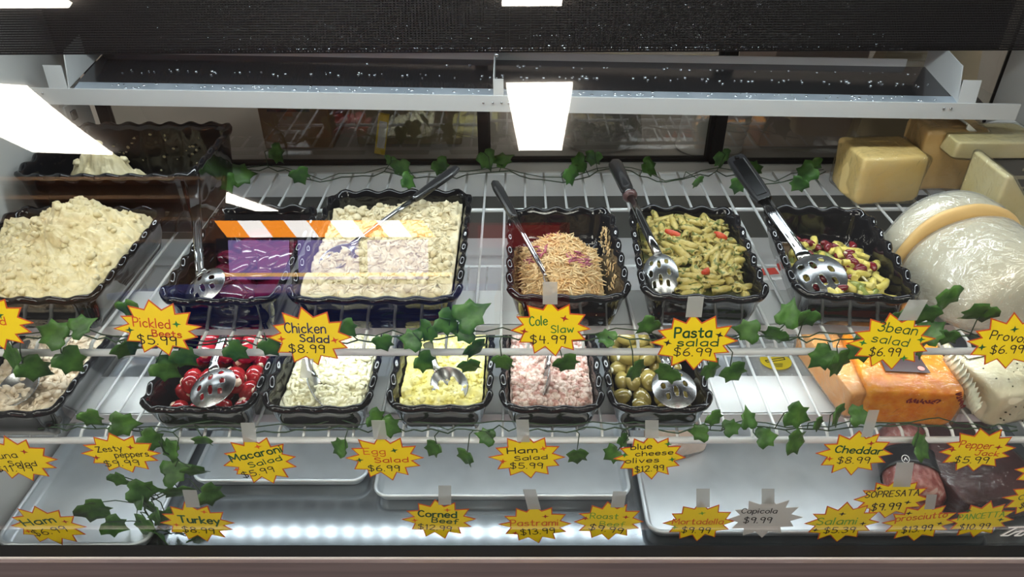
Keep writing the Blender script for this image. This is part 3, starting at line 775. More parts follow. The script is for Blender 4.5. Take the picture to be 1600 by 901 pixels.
# ------------------------------------------------------------------ spoons
def frame_from(x, n):
    x = Vector(x).normalized(); n = Vector(n); y = n.cross(x).normalized(); z = x.cross(y).normalized()
    return Matrix((x, y, z)).transposed()
SLOTS = [(-.45, -.42, .10, .17), (.10, -.42, .10, .17), (-.62, 0, .10, .10), (-.15, 0, .22, .085), (.45, 0, .20, .085), (-.45, .42, .10, .17), (.10, .42, .10, .17)]
SLOTS8 = [(-.50, -.42, .12, .10), (.02, -.50, .14, .10), (.50, -.38, .13, .10), (-.36, .0, .19, .095), (.34, .0, .22, .095), (-.50, .42, .12, .10), (.02, .50, .14, .10), (.50, .38, .13, .10)]
def spoon(label, Pb, Pn, Pe, bl, bw, nrm, slotted=True, grip='steel', depth=.008, cat='spoon', hw=.016, gl=.42, bent=None):
    """Pb bowl centre, Pn neck, Pe handle end"""
    Pb, Pn, Pe = Vector(Pb), Vector(Pn), Vector(Pe)
    t = thing('slotted_spoon' if slotted else 'serving_spoon', Pb, label, cat)
    Mx = frame_from(Pb-Pn, nrm); b = MB(); N = 76; dome = 1.25
    idx = {}; a, c = bl/2, bw/2
    def vert(i, j):
        if (i, j) in idx: return idx[(i, j)]
        u, v = i/N*2-1, j/N*2-1
        r_ = math.hypot(u, v)
        if r_ > 1: u, v, r_ = u/r_, v/r_, 1
        p = Vector((u*a, v*c, (dome if slotted else -1)*depth*(1-r_*r_)))
        b.v.append(Pb+Mx @ p); idx[(i, j)] = len(b.v)-1
        return idx[(i, j)]
    for i in range(N):
        for j in range(N):
            u, v = (i+.5)/N*2-1, (j+.5)/N*2-1
            if math.hypot(u, v) > 1.0: continue
            if slotted and any((abs((u-su)/ru)**3+abs((v-sv)/rv)**3) < 1 for su, sv, ru, rv in SLOTS8): continue
            b.f.append([vert(i, j), vert(i+1, j), vert(i+1, j+1), vert(i, j+1)]); b.sm.append(True)
    o = obj('bowl', b, 'spoon', t); fixn(o)
    md = o.modifiers.new('gauge', 'SOLIDIFY'); md.thickness = .0014; md.offset = 0
    n_ = Mx @ Vector((0, 0, 1))
    root = Pb+Mx @ Vector((-a*.92, 0, -.0008))
    mid = bent or Pn
    hd = (Pe-Vector(mid)).normalized()
    G = Vector(mid)+(Pe-Vector(mid))*(1-gl)
    pts = [root, root*.4+Vector(mid)*.6, Vector(mid)]+[Vector(mid)+(G-Vector(mid))*f for f in (.3, .65, 1)]
    nn = (n_+Vector((0, -.25, .35))).normalized()
    b = MB()
    if grip == 'round':
        b.strip(pts[:3], [hw*1.1, hw*.8, hw*.75], .003, nn, True); b.tube(pts[2:], [hw*.42, hw*.42, hw*.42, hw*.42], 10)
    else:
        b.strip(pts, [hw*1.15, hw*.95, hw*.8, hw*.8, hw*.9, hw], .0045, nn, True)
        for e_ in (-.22, .22):
            sd_ = nn.cross(hd).normalized(); b.tube([p+sd_*hw*e_+nn*.0022 for p in pts[2:]], hw*.07, 6)
    obj('handle', b, 'chrome' if grip != 'thin' else 'spoon', t)
    if grip == 'round':
        b = MB(); b.tube([G+(Pe-G)*f for f in (0, .06, .12, .2, .9, .98, 1)], [.006, .0115, .0085, .0105, .0125, .0115, .007], 14)
        g_ = obj('grip', b, 'grip', t, label='black rounded grip')
        b = MB(); b.tube([G+(Pe-G)*f for f in (-.06, .0, .03)], [.007, .012, .010], 14); obj('bolster', b, mat('bolster_maroon', (.10, .05, .05), .3), g_)
    elif grip == 'channel':
        b = MB(); b.strip([G+(Pe-G)*f for f in (-.05, .08, .5, .95, 1)], [hw*1.2, hw*1.5, hw*1.65, hw*1.6, hw*1.2], .009, nn)
        g_ = obj('grip', b, 'grip', t, label='black grip with polished metal inlay')
        b = MB(); b.strip([G+(Pe-G)*f+nn*.0045 for f in (.04, .5, .88)], [hw*.9, hw*1.0, hw*1.0], .003, nn); obj('inlay', b, 'chrome', g_)
        b = MB(); b.box(Pe-(Pe-G)*.07+nn*.005-Vector((.003, .003, .002)), Pe-(Pe-G)*.07+nn*.005+Vector((.003, .003, .002))); obj('hang_hole', b, 'gasket', g_)
    elif grip == 'black':
        b = MB(); b.strip([G+(Pe-G)*f for f in (-.04, .06, .4, .8, 1)], [.010, .014, .016, .018, .012], .010, nn)
        g_ = obj('grip', b, 'grip', t, label='black plastic grip'); bevel(g_, .003)
    else:
        b = MB(); b.strip([G+(Pe-G)*f for f in (0, .3, .8, .97, 1)], [hw, hw*1.1, hw*1.35, hw*1.2, hw*.7], .0036, nn)
        obj('grip', b, 'chrome', t, label='flat steel handle end')
    return t
zf = zU
N_ = PZ(1028, 398, zf+.078); Rm = PZ(992, 322, zf+.082)
spoon('steel slotted spoon with black round grip standing in the pasta salad', PZ(1032, 430, zf+.064), N_, on_line(N_, Rm, 256), .070, .048, (-.25, -.55, .8), grip='round', hw=.015, gl=.40)
N_ = PZ(1246, 386, zf+.062); Rm = PZ(1207, 330, zf+.080)
spoon('large slotted spoon with black and steel handle in the three bean salad', PZ(1279, 432, zf+.052), N_, on_line(N_, Rm, 246), .086, .070, (-.25, -.5, .8), grip='channel', hw=.019, gl=.48)
N_ = PZ(313, 423, zf+.062); Rm = PZ(306, 330, zf+.085)
spoon('steel slotted spoon upright in the pickled beets', PZ(321, 448, zf+.058), N_, on_line(N_, Rm, 266), .064, .062, (-.1, -.65, .75), grip='flat', hw=.017, gl=.4)
N_ = PZ(334, 566, zL+.088); Rm = N_+Vector((.002, .15, .034))
spoon('steel slotted spoon resting on the red stuffed peppers', PZ(333, 605, zL+.084), N_, Rm, .074, .066, (0, -.62, .78), grip='flat', hw=.015)
N_ = PZ(1042, 570, zL+.076); Rm = PZ(1022, 515, zL+.080)
spoon('steel slotted spoon resting on the green olives', PZ(1053, 606, zL+.072), N_, Rm, .078, .062, (-.05, -.6, .78), grip='flat', hw=.018, gl=.5)
N_ = PZ(681, 574, zL+.072); Rm = PZ(668, 535, zL+.080)
spoon('plain steel spoon lying on the yellow egg salad', PZ(702, 600, zL+.062), N_, Rm, .062, .052, (.15, -.6, .75), slotted=False, grip='flat', hw=.012, depth=.014)
N_ = PZ(857, 560, zL+.070); Rm = PZ(868, 528, zL+.082)
spoon('thin steel spoon sunk edge on in the pink ham salad', PZ(850, 598, zL+.058), N_, Rm, .060, .040, (-1, -.12, .25), slotted=False, grip='flat', hw=.010, depth=.008)
N_ = PZ(484, 575, zL+.070); Rm = PZ(478, 540, zL+.080)
spoon('steel spoon sunk edge on in the macaroni salad', PZ(502, 612, zL+.058), N_, Rm, .070, .050, (.95, -.25, .40), slotted=False, grip='flat', hw=.014, depth=.010)
N_ = PZ(30, 566, zL+.074); Rm = PZ(34, 535, zL+.082)
spoon('broad steel spoon standing in the tuna salad', PZ(28, 604, zL+.066), N_, Rm, .070, .060, (.1, -.6, .75), slotted=False, grip='flat', hw=.020, depth=.012)
N_ = PZ(850, 425, zf+.062); Rm = PZ(806, 345, zf+.085)
spoon('steel server with a bent black handle in the coleslaw', PZ(874, 452, zf+.050), N_, on_line(N_, Rm, 285), .060, .040, (.85, -.45, .50), slotted=False, grip='black', hw=.008, gl=.42, depth=.006)
N_ = PZ(562, 372, zf+.066); Rm = PZ(640, 316, zf+.085)
spoon('long black handled steel spoon lying across the chicken salad', PZ(528, 400, zf+.060), N_, on_line(N_, Rm, 262), .062, .046, (-.3, -.5, .8), slotted=False, grip='black', hw=.009, gl=.46, depth=.008)

# ------------------------------------------------------------------ price tags
GL = {
'A': (6, "0,0 3,10 6,0|1.2,4 4.8,4"), 'B': (5.2, "0,0 0,10|~0,10 4,9.5 4.5,7.5 3,5.5 0,5.2|~0,5.2 4,5 5.2,2.8 4,.5 0,0"), 'C': (5.5, "~5.5,8.5 3.5,10 1,8.5 0,5 1,1.5 3.5,0 5.5,1.5"),
'E': (5, "5,10 0,10 0,0 5,0|0,5 4,5"), 'H': (6, "0,0 0,10|6,0 6,10|0,5 6,5"), 'J': (6, "~5,10 5,3 4,.3 2,0 .3,1.5|2.5,10 7,10"), 'M': (8, "0,0 .5,10 4,3 7.5,10 8,0"),
'N': (6, "0,0 0,10 6,0 6,10"), 'O': (6, "~3,10 .6,8 0,5 .8,1.8 3,0 5.4,1.8 6,5 5.2,8.2 3,10"), 'P': (5.2, "0,0 0,10|~0,10 4,9.8 5.2,7.5 4,5 0,4.6"), 'R': (5.5, "0,0 0,10|~0,10 4,9.8 5.2,7.5 4,5 0,4.6|2.5,4.6 5.5,0"),
'S': (5.2, "~5,8.6 3,10 .8,9 .6,7 2.5,5.5 4.8,3.8 5,1.5 3,0 .2,1.2"), 'T': (6.5, "0,10 6.5,10|3.2,10 3.2,0"), 'Z': (6, "0,10 5.5,10 0,0 6,0"),
'a': (5, "~5,5.5 3,6.2 .8,5 0,3 .8,.8 2.8,0 4.6,1.5 5,4|5,6 5,0"), 'b': (5, "0,10 0,0|~0,4.5 2,6 4.4,5 5,3 4.2,.8 2,0 0,1"), 'c': (4.6, "~4.5,5 2.8,6 .8,5 0,3 .8,.8 2.8,0 4.6,1"),
'd': (5, "5,10 5,0|~5,4.5 3,6 .8,5 0,3 .8,.8 3,0 5,1.5"), 'e': (4.6, "~.2,3.2 4.6,3.4 4.2,5.4 2.5,6.2 .6,5 0,3 .8,.7 2.8,0 4.6,1"), 'f': (3.8, "~4,9.5 2.8,10 1.8,9 1.6,7 1.6,0|0,5.8 3.6,5.8"),
'g': (4.8, "~4.6,5.4 2.6,6.2 .6,5 0,3.2 .8,1.2 2.6,.6 4.6,2|~4.8,6 4.8,-1 4,-3 2,-3.4 .4,-2.4"), 'h': (4.7, "0,10 0,0|~0,4 1.5,6 3.8,6 4.6,4.4 4.7,0"), 'i': (.6, "0,6 0,0|0,8.6 0,9.2"), 'k': (4.6, "0,10 0,0|4.2,6 0,2.6 4.6,0"),
'l': (.6, "0,10 0,0"), 'm': (7, "0,6 0,0|~0,4 1.4,6 3,5.8 3.5,4 3.5,0|~3.5,4 5,6 6.6,5.8 7,4 7,0"), 'n': (4.5, "0,6 0,0|~0,4 1.6,6 3.8,5.8 4.5,4 4.5,0"), 'o': (5, "~2.5,6.1 .6,5 0,3 .6,1 2.5,0 4.5,1 5,3 4.5,5.2 2.5,6.1"),
'p': (5, "0,6 0,-3.5|~0,4.5 2,6.2 4.4,5.2 5,3 4.2,.8 2,0 0,1"), 'r': (3.4, "0,6 0,0|~0,3.6 1.4,5.8 3.4,6"), 's': (4.2, "~4,5.2 2.4,6.1 .6,5.3 .8,3.8 3,3 4.2,1.8 3.4,.3 1.4,0 0,.8"), 't': (4, "~1.8,9 1.8,1.4 2.6,0 4,.5|0,6.2 4,6.2"),
'u': (4.7, "~0,6 0,2 1,.2 2.8,0 4.4,1.4 4.7,3|4.7,6 4.7,0"), 'v': (4.6, "0,6 2.3,0 4.6,6"), 'w': (6.4, "0,6 1.6,0 3.2,4.5 4.8,0 6.4,6"), 'y': (5, "0,6 2.4,.6|5,6 1,-3.5"),
'0': (5, "~2.5,10 .5,8 0,5 .7,1.8 2.5,0 4.5,1.8 5,5 4.3,8.2 2.5,10"), '1': (2.2, "0,8.5 1.5,10 1.5,0"), '2': (5, "~0,8 1.5,10 4,9.8 4.8,7.8 3.5,5 0,0|0,0 5,0"), '3': (5, "~.3,9 2,10 4.2,9.3 4.2,7 2,5.4|~2,5.4 4.6,4.6 5,2.2 3.4,.2 1.4,0 0,1.2"),
'4': (5, "1,10 .4,4.6 5,4.6|4,9 4,0"), '5': (5, "4.8,10 .8,10 .5,5.6|~.5,5.6 3,6 5,4.4 4.9,1.8 3,0 .2,.8"), '6': (5, "~4,10 1.4,7.5 .1,3.4 .8,.8 2.8,0 4.8,1.4 4.8,3.6 3,5.2 .6,3.8"), '8': (5, "~2.5,5.4 .6,7 .8,9.2 2.6,10 4.4,9 4.4,7 2.5,5.4 .4,3.6 .3,1.2 2.5,0 4.7,1.2 4.7,3.5 2.5,5.4"),
'9': (4.8, "~4.6,7.5 3.4,9.8 1.4,9.8 .2,8 .8,5.8 2.8,5.4 4.5,7 4.7,9 4.5,5 4,0"), '$': (5.4, "~5,8.6 3,10 .8,9 .6,7 2.5,5.5 4.8,3.8 5,1.5 3,0 .2,1.2|2.8,-1.3 2.8,11.3"), '.': (.8, "0,0 .4,.3"), ' ': (3, "")}
def smooth(pts, n=4):
    out = []; P_ = [pts[0]]+pts+[pts[-1]]
    for i in range(1, len(P_)-2):
        for k in range(n):
            t = k/n; a, b_, c, d = P_[i-1], P_[i], P_[i+1], P_[i+2]
            out.append(tuple(.5*((2*b_[q])+(-a[q]+c[q])*t+(2*a[q]-5*b_[q]+4*c[q]-d[q])*t*t+(-a[q]+3*b_[q]-3*c[q]+d[q])*t**3) for q in (0, 1)))
    return out+[pts[-1]]
def text_strokes(txt):
    x, res = 0.0, []
    for ch in txt:
        w, s_ = GL[ch]
        for st in s_.split('|'):
            if not st: continue
            sm = st[0] == '~'
            pts = [tuple(float(q) for q in p.split(',')) for p in st.lstrip('~').split()]
            if sm and len(pts) > 2: pts = smooth(pts)
            res.append([(x+p[0], p[1]) for p in pts])
        x += w+2.1
    return res, x-2.1
def ribbon(b, pts, w, o, ax, ay, az, lift):
    """flat marker stroke with round ends on the plane o, ax, ay"""
    h = w/2
    for i in range(len(pts)-1):
        (x0, y0), (x1, y1) = pts[i], pts[i+1]; d = math.hypot(x1-x0, y1-y0)
        if d < 1e-9: continue
        nx, ny = -(y1-y0)/d*h, (x1-x0)/d*h
        q = [(x0-nx, y0-ny), (x1-nx, y1-ny), (x1+nx, y1+ny), (x0+nx, y0+ny)]
        b.add([o+ax*u+ay*v+az*lift for u, v in q], [(0, 1, 2, 3)], False)
    for (x, y) in pts:
        b.add([o+ax*(x+h*math.cos(k*math.pi/4))+ay*(y+h*math.sin(k*math.pi/4))+az*(lift+.00003) for k in range(8)], [list(range(8))], False)
def text_on(b, txt, p0, p1, ht, sw, o, ax, ay, az, lift, wob=0.0):
    """text between plane points p0 and p1, cap height ht"""
    st, W = text_strokes(txt)
    dx, dy = p1[0]-p0[0], p1[1]-p0[1]; L = math.hypot(dx, dy); ux, uy = dx/L, dy/L
    sx_, sy_ = L/W, ht/10
    for s_ in st:
        ribbon(b, [(p0[0]+ux*x*sx_-uy*y*sy_, p0[1]+uy*x*sx_+ux*y*sy_) for x, y in s_], sw, o, ax, ay, az, lift)
STAR_R = [(0, 1), (14, .72), (33, .98), (47, .70), (62, 1.0), (76, .70), (95, 1.04), (108, .70), (124, 1.0), (140, .70), (154, .95), (167, .70), (182, 1.02), (196, .72), (213, .96), (228, .72), (244, 1.0), (258, .70), (275, 1.04), (290, .72), (306, 1.0), (320, .70), (336, .97), (348, .72)]
tag_n = [0]
def price_tag(label, cx, cy, wpx, hpx, lines, sparks=(), tape=None, grey=False, rot=0, lift=0.0):
    tag_n[0] += 1
    C0 = PG(cx, cy, .0085+lift)
    tth = math.asin((C0.z-GZ)/GR)
    az = Vector((0, -math.cos(tth), math.sin(tth))); ax = Vector((1, 0, 0)); ay = az.cross(ax).normalized()
    def pl(x, y):
        d = ray(x, y); O = Vector((0, 0, CZ)); k = (C0-O).dot(az)/d.dot(az)
        q = O+d*k-C0; return (q.dot(ax), q.dot(ay))
    ew = abs(pl(cx+wpx/2, cy)[0]); eh = (abs(pl(cx, cy-hpx/2)[1])+abs(pl(cx, cy+hpx/2)[1]))/2
    rnd = random.Random(tag_n[0]); poly = []
    for a, r_ in STAR_R:
        aa = R(a+rot+rnd.uniform(-2.5, 2.5)); rr = r_*rnd.uniform(.96, 1.02)
        poly.append((ew*rr*math.cos(aa), eh*rr*math.sin(aa)))
    t = thing('price_tag', C0, label, 'price tag')
    b = MB(); b.prism(poly, C0, ax, ay, az, -.0006)
    o = obj('card', b, 'tag_grey' if grey else 'tag_red', t); fixn(o)
    if not grey:
        # offset inwards by a fixed margin for the red drawn border
        ins = []
        n = len(poly)
        for i in range(n):
            p, a_, c_ = Vector(poly[i]), Vector(poly[i-1]), Vector(poly[(i+1) % n])
            n1 = Vector((-(p-a_).y, (p-a_).x)).normalized(); n2 = Vector((-(c_-p).y, (c_-p).x)).normalized()
            bis = (n1+n2).normalized(); k = min(.0034, .0015/max(.3, bis.dot(n1)))
            q = p+bis*k; ins.append((q.x, q.y))
        b = MB(); b.prism(ins, C0+az*.0001, ax, ay, az, .0002)
        o = obj('card_face', b, 'tag', t); fixn(o)
    for txt, ink, x0, y0, x1, y1, h in lines:
        b = MB(); hh = h-1.6 if hpx < 80 else h-.8; s_ = abs(pl(x0, y0-hh)[1]-pl(x0, y0)[1])
        sw = max(.0014, s_*(.18 if len(ink) == 2 else .125))
        text_on(b, txt, pl(x0, y0), pl(x1, y1), s_, sw, C0, ax, ay, az, .0005)
        obj('lettering', b, 'ink_'+ink[0], t)
    bs = {}
    for sxp, syp, ink in sparks:
        b = bs.setdefault(ink, MB()); q = pl(sxp, syp); a0 = rnd.uniform(-.3, .3); big, sm = .0058, .0014
        pts = []
        for k in range(8):
            r_ = (big if k % 4 == 0 else big*.85) if k % 2 == 0 else sm*1.3
            pts.append((q[0]+r_*math.cos(a0+k*math.pi/4+.8*(rnd.random() > 2)), q[1]+r_*math.sin(a0+k*math.pi/4)))
        b.add([C0+ax*u+ay*v+az*.0006 for u, v in pts], [(0, 1, 7), (1, 2, 3), (3, 4, 5), (5, 6, 7), (1, 3, 5, 7)], False)
    for ink, b in bs.items(): obj('sparkle_mark', b, 'ink_'+ink, t)
    if tape:
        x0, y0, x1, y1, sk = tape
        q = [PG(x0+sk, y1, .0075+lift), PG(x1+sk, y1, .0075+lift), PG(x1, y0, .0065), PG(x0, y0, .0065)]
        q = [p+Vector((0, -.0004, 0)) for p in q]
        b = MB(); b.add(q+[p+Vector((0, .0003, 0)) for p in q], [(0, 1, 2, 3), (7, 6, 5, 4), (0, 4, 5, 1), (1, 5, 6, 2), (2, 6, 7, 3), (3, 7, 4, 0)], False)
        obj('tape', b, 'tape', t, label='clear tape strip')
    return t
TG = 'yellow starburst price tag for '
price_tag('yellow starburst price tag cut off at the left edge under the potato salad', -13, 503, 130, 86, [('Salad', 'r', -40, 507, 10, 507, 13)], [(0, 492, 'g')])
price_tag(TG+'pickled beets at 5.99', 247, 512, 137, 86, [('Pickled', 'r', 209, 509, 266, 513, 15), ('Beets', 'rr', 239, 525, 284, 527, 11), ('$5.99', 'k', 216, 536, 277, 539, 14)], [(276, 506, 'G'), (203, 515, 'g')])
price_tag(TG+'chicken salad at 8.99', 484, 526, 134, 91, [('Chicken', 'n', 446, 519, 509, 520, 16), ('Salad', 'nn', 469, 533, 514, 535, 12), ('$8.99', 'k', 452, 550, 508, 551, 13)], [(440, 529, 'r'), (523, 531, 'r')], tape=(472, 560, 490, 590, -4))
price_tag(TG+'cole slaw at 4.99', 861, 513, 129, 87, [('Cole', 'G', 828, 508.5, 855, 507, 15), ('Slaw', 'G', 861, 519.5, 896, 518.5, 12), ('$4.99', 'k', 828, 536, 884, 536, 13)], [(882, 497, 'd'), (819, 517, 'd')], tape=(848, 440, 871, 475, 0))
price_tag(TG+'pasta salad at 6.99', 1084, 533, 138, 87, [('Pasta', 'gg', 1054, 527, 1111, 526, 16), ('salad', 'gg', 1058, 540, 1121, 540, 12), ('$6.99', 'k', 1052, 555, 1110, 556, 13)], [(1124, 523, 'k'), (1043, 535, 'k')], tape=(1075, 463, 1100, 495, -4))
price_tag(TG+'three bean salad at 6.99', 1393, 533, 137, 87, [('3bean', 'g', 1371, 516, 1431, 523, 15), ('salad', 'g', 1361, 533, 1417, 541, 13), ('$6.99', 'k', 1357, 555, 1405, 556, 13)], [(1439, 530, 'G'), (1348, 535, 'G'), (1412, 559, 'G')], tape=(1420, 468, 1450, 500, -18), rot=4)
price_tag(TG+'provolone at 6.99 under the big wrapped wheel', 1577, 533, 136, 86, [('Provolone', 'k', 1546, 529, 1632, 538, 14), ('$6.99', 'k', 1546, 552, 1597, 551, 13)], [(1585, 514, 'g'), (1534, 542, 'g')])
price_tag(TG+'tuna salad at 11.99', 28, 717, 122, 69, [('Tuna', 'k', -14, 717, 28, 714, 11), ('Salad', 'k', 15, 727, 58, 727, 9), ('$11.99', 'k', -4, 736, 53, 735, 10)], [(38, 705, 'd')])
price_tag(TG+'zesty peppers at 9.99', 189, 708, 127, 62, [('Zesty', 'k', 153, 706, 192, 703, 10), ('peppers', 'k', 181, 714, 233, 712, 10), ('$9.99', 'k', 165, 728, 219, 726, 10)], [(204, 698, 'd'), (151, 714, 'd')])
price_tag(TG+'macaroni salad at 5.99', 406, 719, 118, 76, [('Macaroni', 'gg', 363, 721, 442, 705, 12), ('Salad', 'gg', 391, 730, 441, 718, 9), ('$5.99', 'k', 381, 746, 430, 736, 10)], [(403, 697, 'o'), (370, 733, 'o')], tape=(376, 660, 398, 690, 4), rot=8)
price_tag(TG+'egg salad at 6.99', 601, 715, 124, 69, [('Egg', 'o', 569, 709, 602, 709, 11), ('Salad', 'rr', 586, 722, 638, 721, 9), ('$6.99', 'k', 576, 735, 625, 735, 10)], [(616, 703, 'g'), (562, 718, 'g')], tape=(580, 656, 601, 686, 4))
price_tag(TG+'ham salad at 5.99', 824, 714, 119, 68, [('Ham', 'kk', 793, 708, 839, 706, 10), ('Salad', 'kk', 804, 719, 855, 716, 8), ('$5.99', 'k', 797, 731, 848, 731, 10)], [(849, 700, 'o'), (786, 720, 'r')], tape=(806, 655, 826, 690, 2))
price_tag(TG+'blue cheese olives at 12.99', 1016, 714, 112, 69, [('blue', 'k', 986, 702, 1018, 700, 10), ('cheese', 'k', 993, 712, 1051, 709, 9), ('olives', 'k', 977, 723, 1029, 721, 9), ('$12.99', 'k', 992, 737, 1037, 734, 10)], [(1044, 693, 'G'), (976, 710, 'G'), (1050, 717, 'G')], tape=(1008, 656, 1029, 684, 0))
price_tag(TG+'cheddar at 8.99', 1335, 708, 122, 69, [('Cheddar', 'gg', 1304, 706, 1376, 709, 12), ('$8.99', 'k', 1307, 723, 1357, 723, 11)], [(1361, 692, 'd'), (1296, 716, 'r')], tape=(1357, 640, 1374, 682, -12))
price_tag(TG+'pepper jack at 5.99', 1528, 703, 122, 68, [('Pepper', 'r', 1498, 698, 1549, 701, 12), ('Jack', 'r', 1522, 710, 1559, 712, 9), ('$5.99', 'k', 1489, 722, 1542, 723, 11)], [(1560, 698, 'd'), (1488, 702, 'd')], rot=4)
price_tag('yellow starburst price tag half out of the frame beside the pepper jack tag', 1643, 733, 116, 66, [], [])
price_tag(TG+'ham at 6.99 in the lower left corner', 75, 821, 118, 59, [('Ham', 'gg', 40, 821, 88, 815, 11), ('$6.99', 'k', 56, 837, 107, 829, 10)], [(102, 814, 'd'), (44, 829, 'r')], rot=-4)
price_tag(TG+'turkey at 8.99', 308, 816, 116, 60, [('Turkey', 'gg', 281, 815, 344, 818, 12), ('$8.99', 'k', 286, 830, 336, 833, 10)], [(319, 799, 'o'), (276, 819, 'o')], tape=(285, 765, 307, 792, 6))
price_tag(TG+'corned beef at 12.99', 686, 811, 115, 60, [('Corned', 'gg', 654, 806, 713, 808, 11), ('Beef', 'gg', 675, 815, 715, 818, 9), ('$12.99', 'k', 653, 825, 705, 829, 9)], [(699, 796, 'o'), (648, 812, 'o')], tape=(685, 758, 705, 788, 0))
price_tag(TG+'pastrami at 13.99', 836, 819, 113, 60, [('Pastrami', 'o', 798, 821, 872, 820, 11), ('$13.99', 'k', 814, 835, 867, 832, 10)], [(852, 806, 'd'), (805, 832, 'd')], tape=(817, 764, 837, 795, 8))
price_tag(TG+'roast beef at 9.99', 951, 814, 110, 60, [('Roast', 'l', 922, 809, 965, 810, 10), ('Beef', 'l', 937, 821, 975, 822, 9), ('$9.99', 'k', 919, 826, 971, 833, 10)], [(915, 809, 'd'), (978, 807, 'd')], tape=(958, 767, 979, 792, -4), lift=.001)
price_tag(TG+'mortadella at 9.99', 1093, 815, 112, 60, [('Mortadella', 'o', 1050, 818, 1129, 818, 10), ('$9.99', 'k', 1064, 831, 1108, 832, 10)], [(1097, 801, 'l'), (1054, 823, 'l')], tape=(1088, 763, 1109, 792, 0))
price_tag('plain grey starburst price tag for capicola at 9.99', 1195, 809, 117, 63, [('Capicola', 'k', 1158, 801, 1213, 801, 9), ('$9.99', 'k', 1161, 816, 1204, 816, 10)], tape=(1190, 763, 1210, 786, 0), grey=True, lift=.0012)
price_tag(TG+'salami at 5.39', 1315, 816, 117, 60, [('Salami', 'l', 1275, 819, 1337, 818, 12), ('$5.39', 'k', 1286, 832, 1334, 831, 10)], [(1316, 802, 'k'), (1348, 817, 'k'), (1274, 827, 'k')], lift=.001)
price_tag(TG+'sopresata at 9.99', 1393, 779, 120, 61, [('SOPRESATA', 'k', 1351, 777, 1435, 773, 11), ('$9.99', 'k', 1360, 797, 1405, 795, 12)], [(1373, 762, 'k'), (1418, 784, 'k')], tape=(1401, 722, 1428, 760, -6), lift=.003)
price_tag(TG+'prosciutto at 13.99', 1437, 816, 115, 59, [('prosciutto', 'o', 1399, 814, 1479, 807, 11), ('$13.99', 'k', 1408, 832, 1455, 828, 11)], [(1420, 801, 'k'), (1468, 817, 'k')], tape=(1448, 772, 1464, 795, -4), lift=.001)
price_tag(TG+'pancetta at 10.99', 1533, 812, 102, 56, [('PANCETTA', 'l', 1496, 812, 1568, 806, 10), ('$10.99', 'k', 1497, 827, 1544, 825, 10)], [(1513, 797, 'g'), (1563, 811, 'g')], lift=.002)
price_tag('yellow starburst price tag half out of the frame above the pancetta tag', 1625, 777, 116, 60, [('C', 'g', 1590, 780, 1597, 780, 9), ('$', 'k', 1591, 793, 1598, 793, 10)], lift=.001)

# ------------------------------------------------------------------ ivy
LEAFP = [(0, .02), (.14, -.10), (.34, -.06), (.50, .12), (.40, .30), (.36, .40), (.42, .62), (.22, .66), (.10, .82), (0, 1.04)]
LEAFP = LEAFP+[(-x, y) for x, y in reversed(LEAFP[1:-1])]
def leaf(b, base, size, up, tip, rnd):
    """ivy leaf from base towards tip, up = face normal"""
    tip = tip.normalized(); sd = tip.cross(up).normalized(); nn = sd.cross(tip).normalized()
    fold = rnd.uniform(.08, .30); droop = rnd.uniform(.05, .28); wd_ = rnd.uniform(.85, 1.1)
    def P(x, y): return base+sd*(x*wd_*size)+tip*(y*size)+nn*(size*(fold*abs(x)-droop*y*y+.03*math.sin(9*y+x*7)))
    n = len(LEAFP); vs = [P(x, y) for x, y in LEAFP]
    mid = [P(0, .15), P(0, .35), P(0, .6), P(0, .82)]
    inner = [P(x*.5, .1+y*.75) for x, y in LEAFP]
    b0 = len(b.v); b.v += vs+inner+[P(0, .42)]
    for i in range(n):
        j = (i+1) % n
        b.f.append([b0+i, b0+j, b0+n+j, b0+n+i]); b.sm.append(True)
        b.f.append([b0+n+i, b0+n+j, b0+2*n]); b.sm.append(True)
def garland(label, leaves, spine, seed, size=1.0, extra=()):
    """leaves: (Vector base, size m); spine: list of Vectors"""
    rnd = random.Random(seed)
    t = thing('ivy_garland', spine[0], label, 'artificial ivy')
    bl, bv = MB(), MB()
    sp = []
    for i in range(len(spine)-1):
        for k in range(6):
            f = k/6; p = spine[i].lerp(spine[i+1], f)
            sp.append(p+Vector((0, rnd.uniform(-.003, .003), rnd.uniform(-.004, .004))))
    sp.append(spine[-1]); bv.tube(sp, .0011, 5)
    sp2 = [p+Vector((rnd.uniform(-.004, .004), .006+rnd.uniform(-.006, .006), rnd.uniform(0, .008))) for p in sp[::2]]
    bv.tube(sp2, .0009, 5)
    for p, s_, tip, up in leaves:
        tip = Vector(tip)+Vector((rnd.uniform(-.25, .25), rnd.uniform(-.2, .2), rnd.uniform(-.15, .15)))
        up = Vector(up)+Vector((rnd.uniform(-.3, .3), rnd.uniform(-.2, .2), rnd.uniform(-.2, .2)))
        base = p-tip.normalized()*s_*.45
        leaf(bl, base, s_, up, tip, rnd)
        near = min(sp, key=lambda q: (q-base).length)
        if (near-base).length > .14: near = base+Vector((0, .02, .03))
        m_ = (near+base)/2+Vector((rnd.uniform(-.01, .01), 0, rnd.uniform(.0, .015)))
        bv.tube([near, near.lerp(m_, .6), m_, m_.lerp(base, .6), base], .0008, 5)
    o = obj('foliage', bl, 'leaf', t); md = o.modifiers.new('gauge', 'SOLIDIFY'); md.thickness = .0006
    obj('vine', bv, 'vine', t)
    return t
UPV = (0, -.72, .55)
def LF(lst, Y=None, z=None, d=0.0):
    out = []
    for q in lst:
        x, y, s_ = q[:3]; tx = q[3] if len(q) > 3 else random.uniform(-.8, .8)
        ty = q[4] if len(q) > 4 else -.8
        p = PY(x, y, Y) if Y else PZ(x, y, z)
        mm = (p-Vector((0, 0, CZ))).length/FPX
        out.append((p, s_*mm*.95, (tx, .15 if ty < 0 else .3, ty), UPV))
    return out
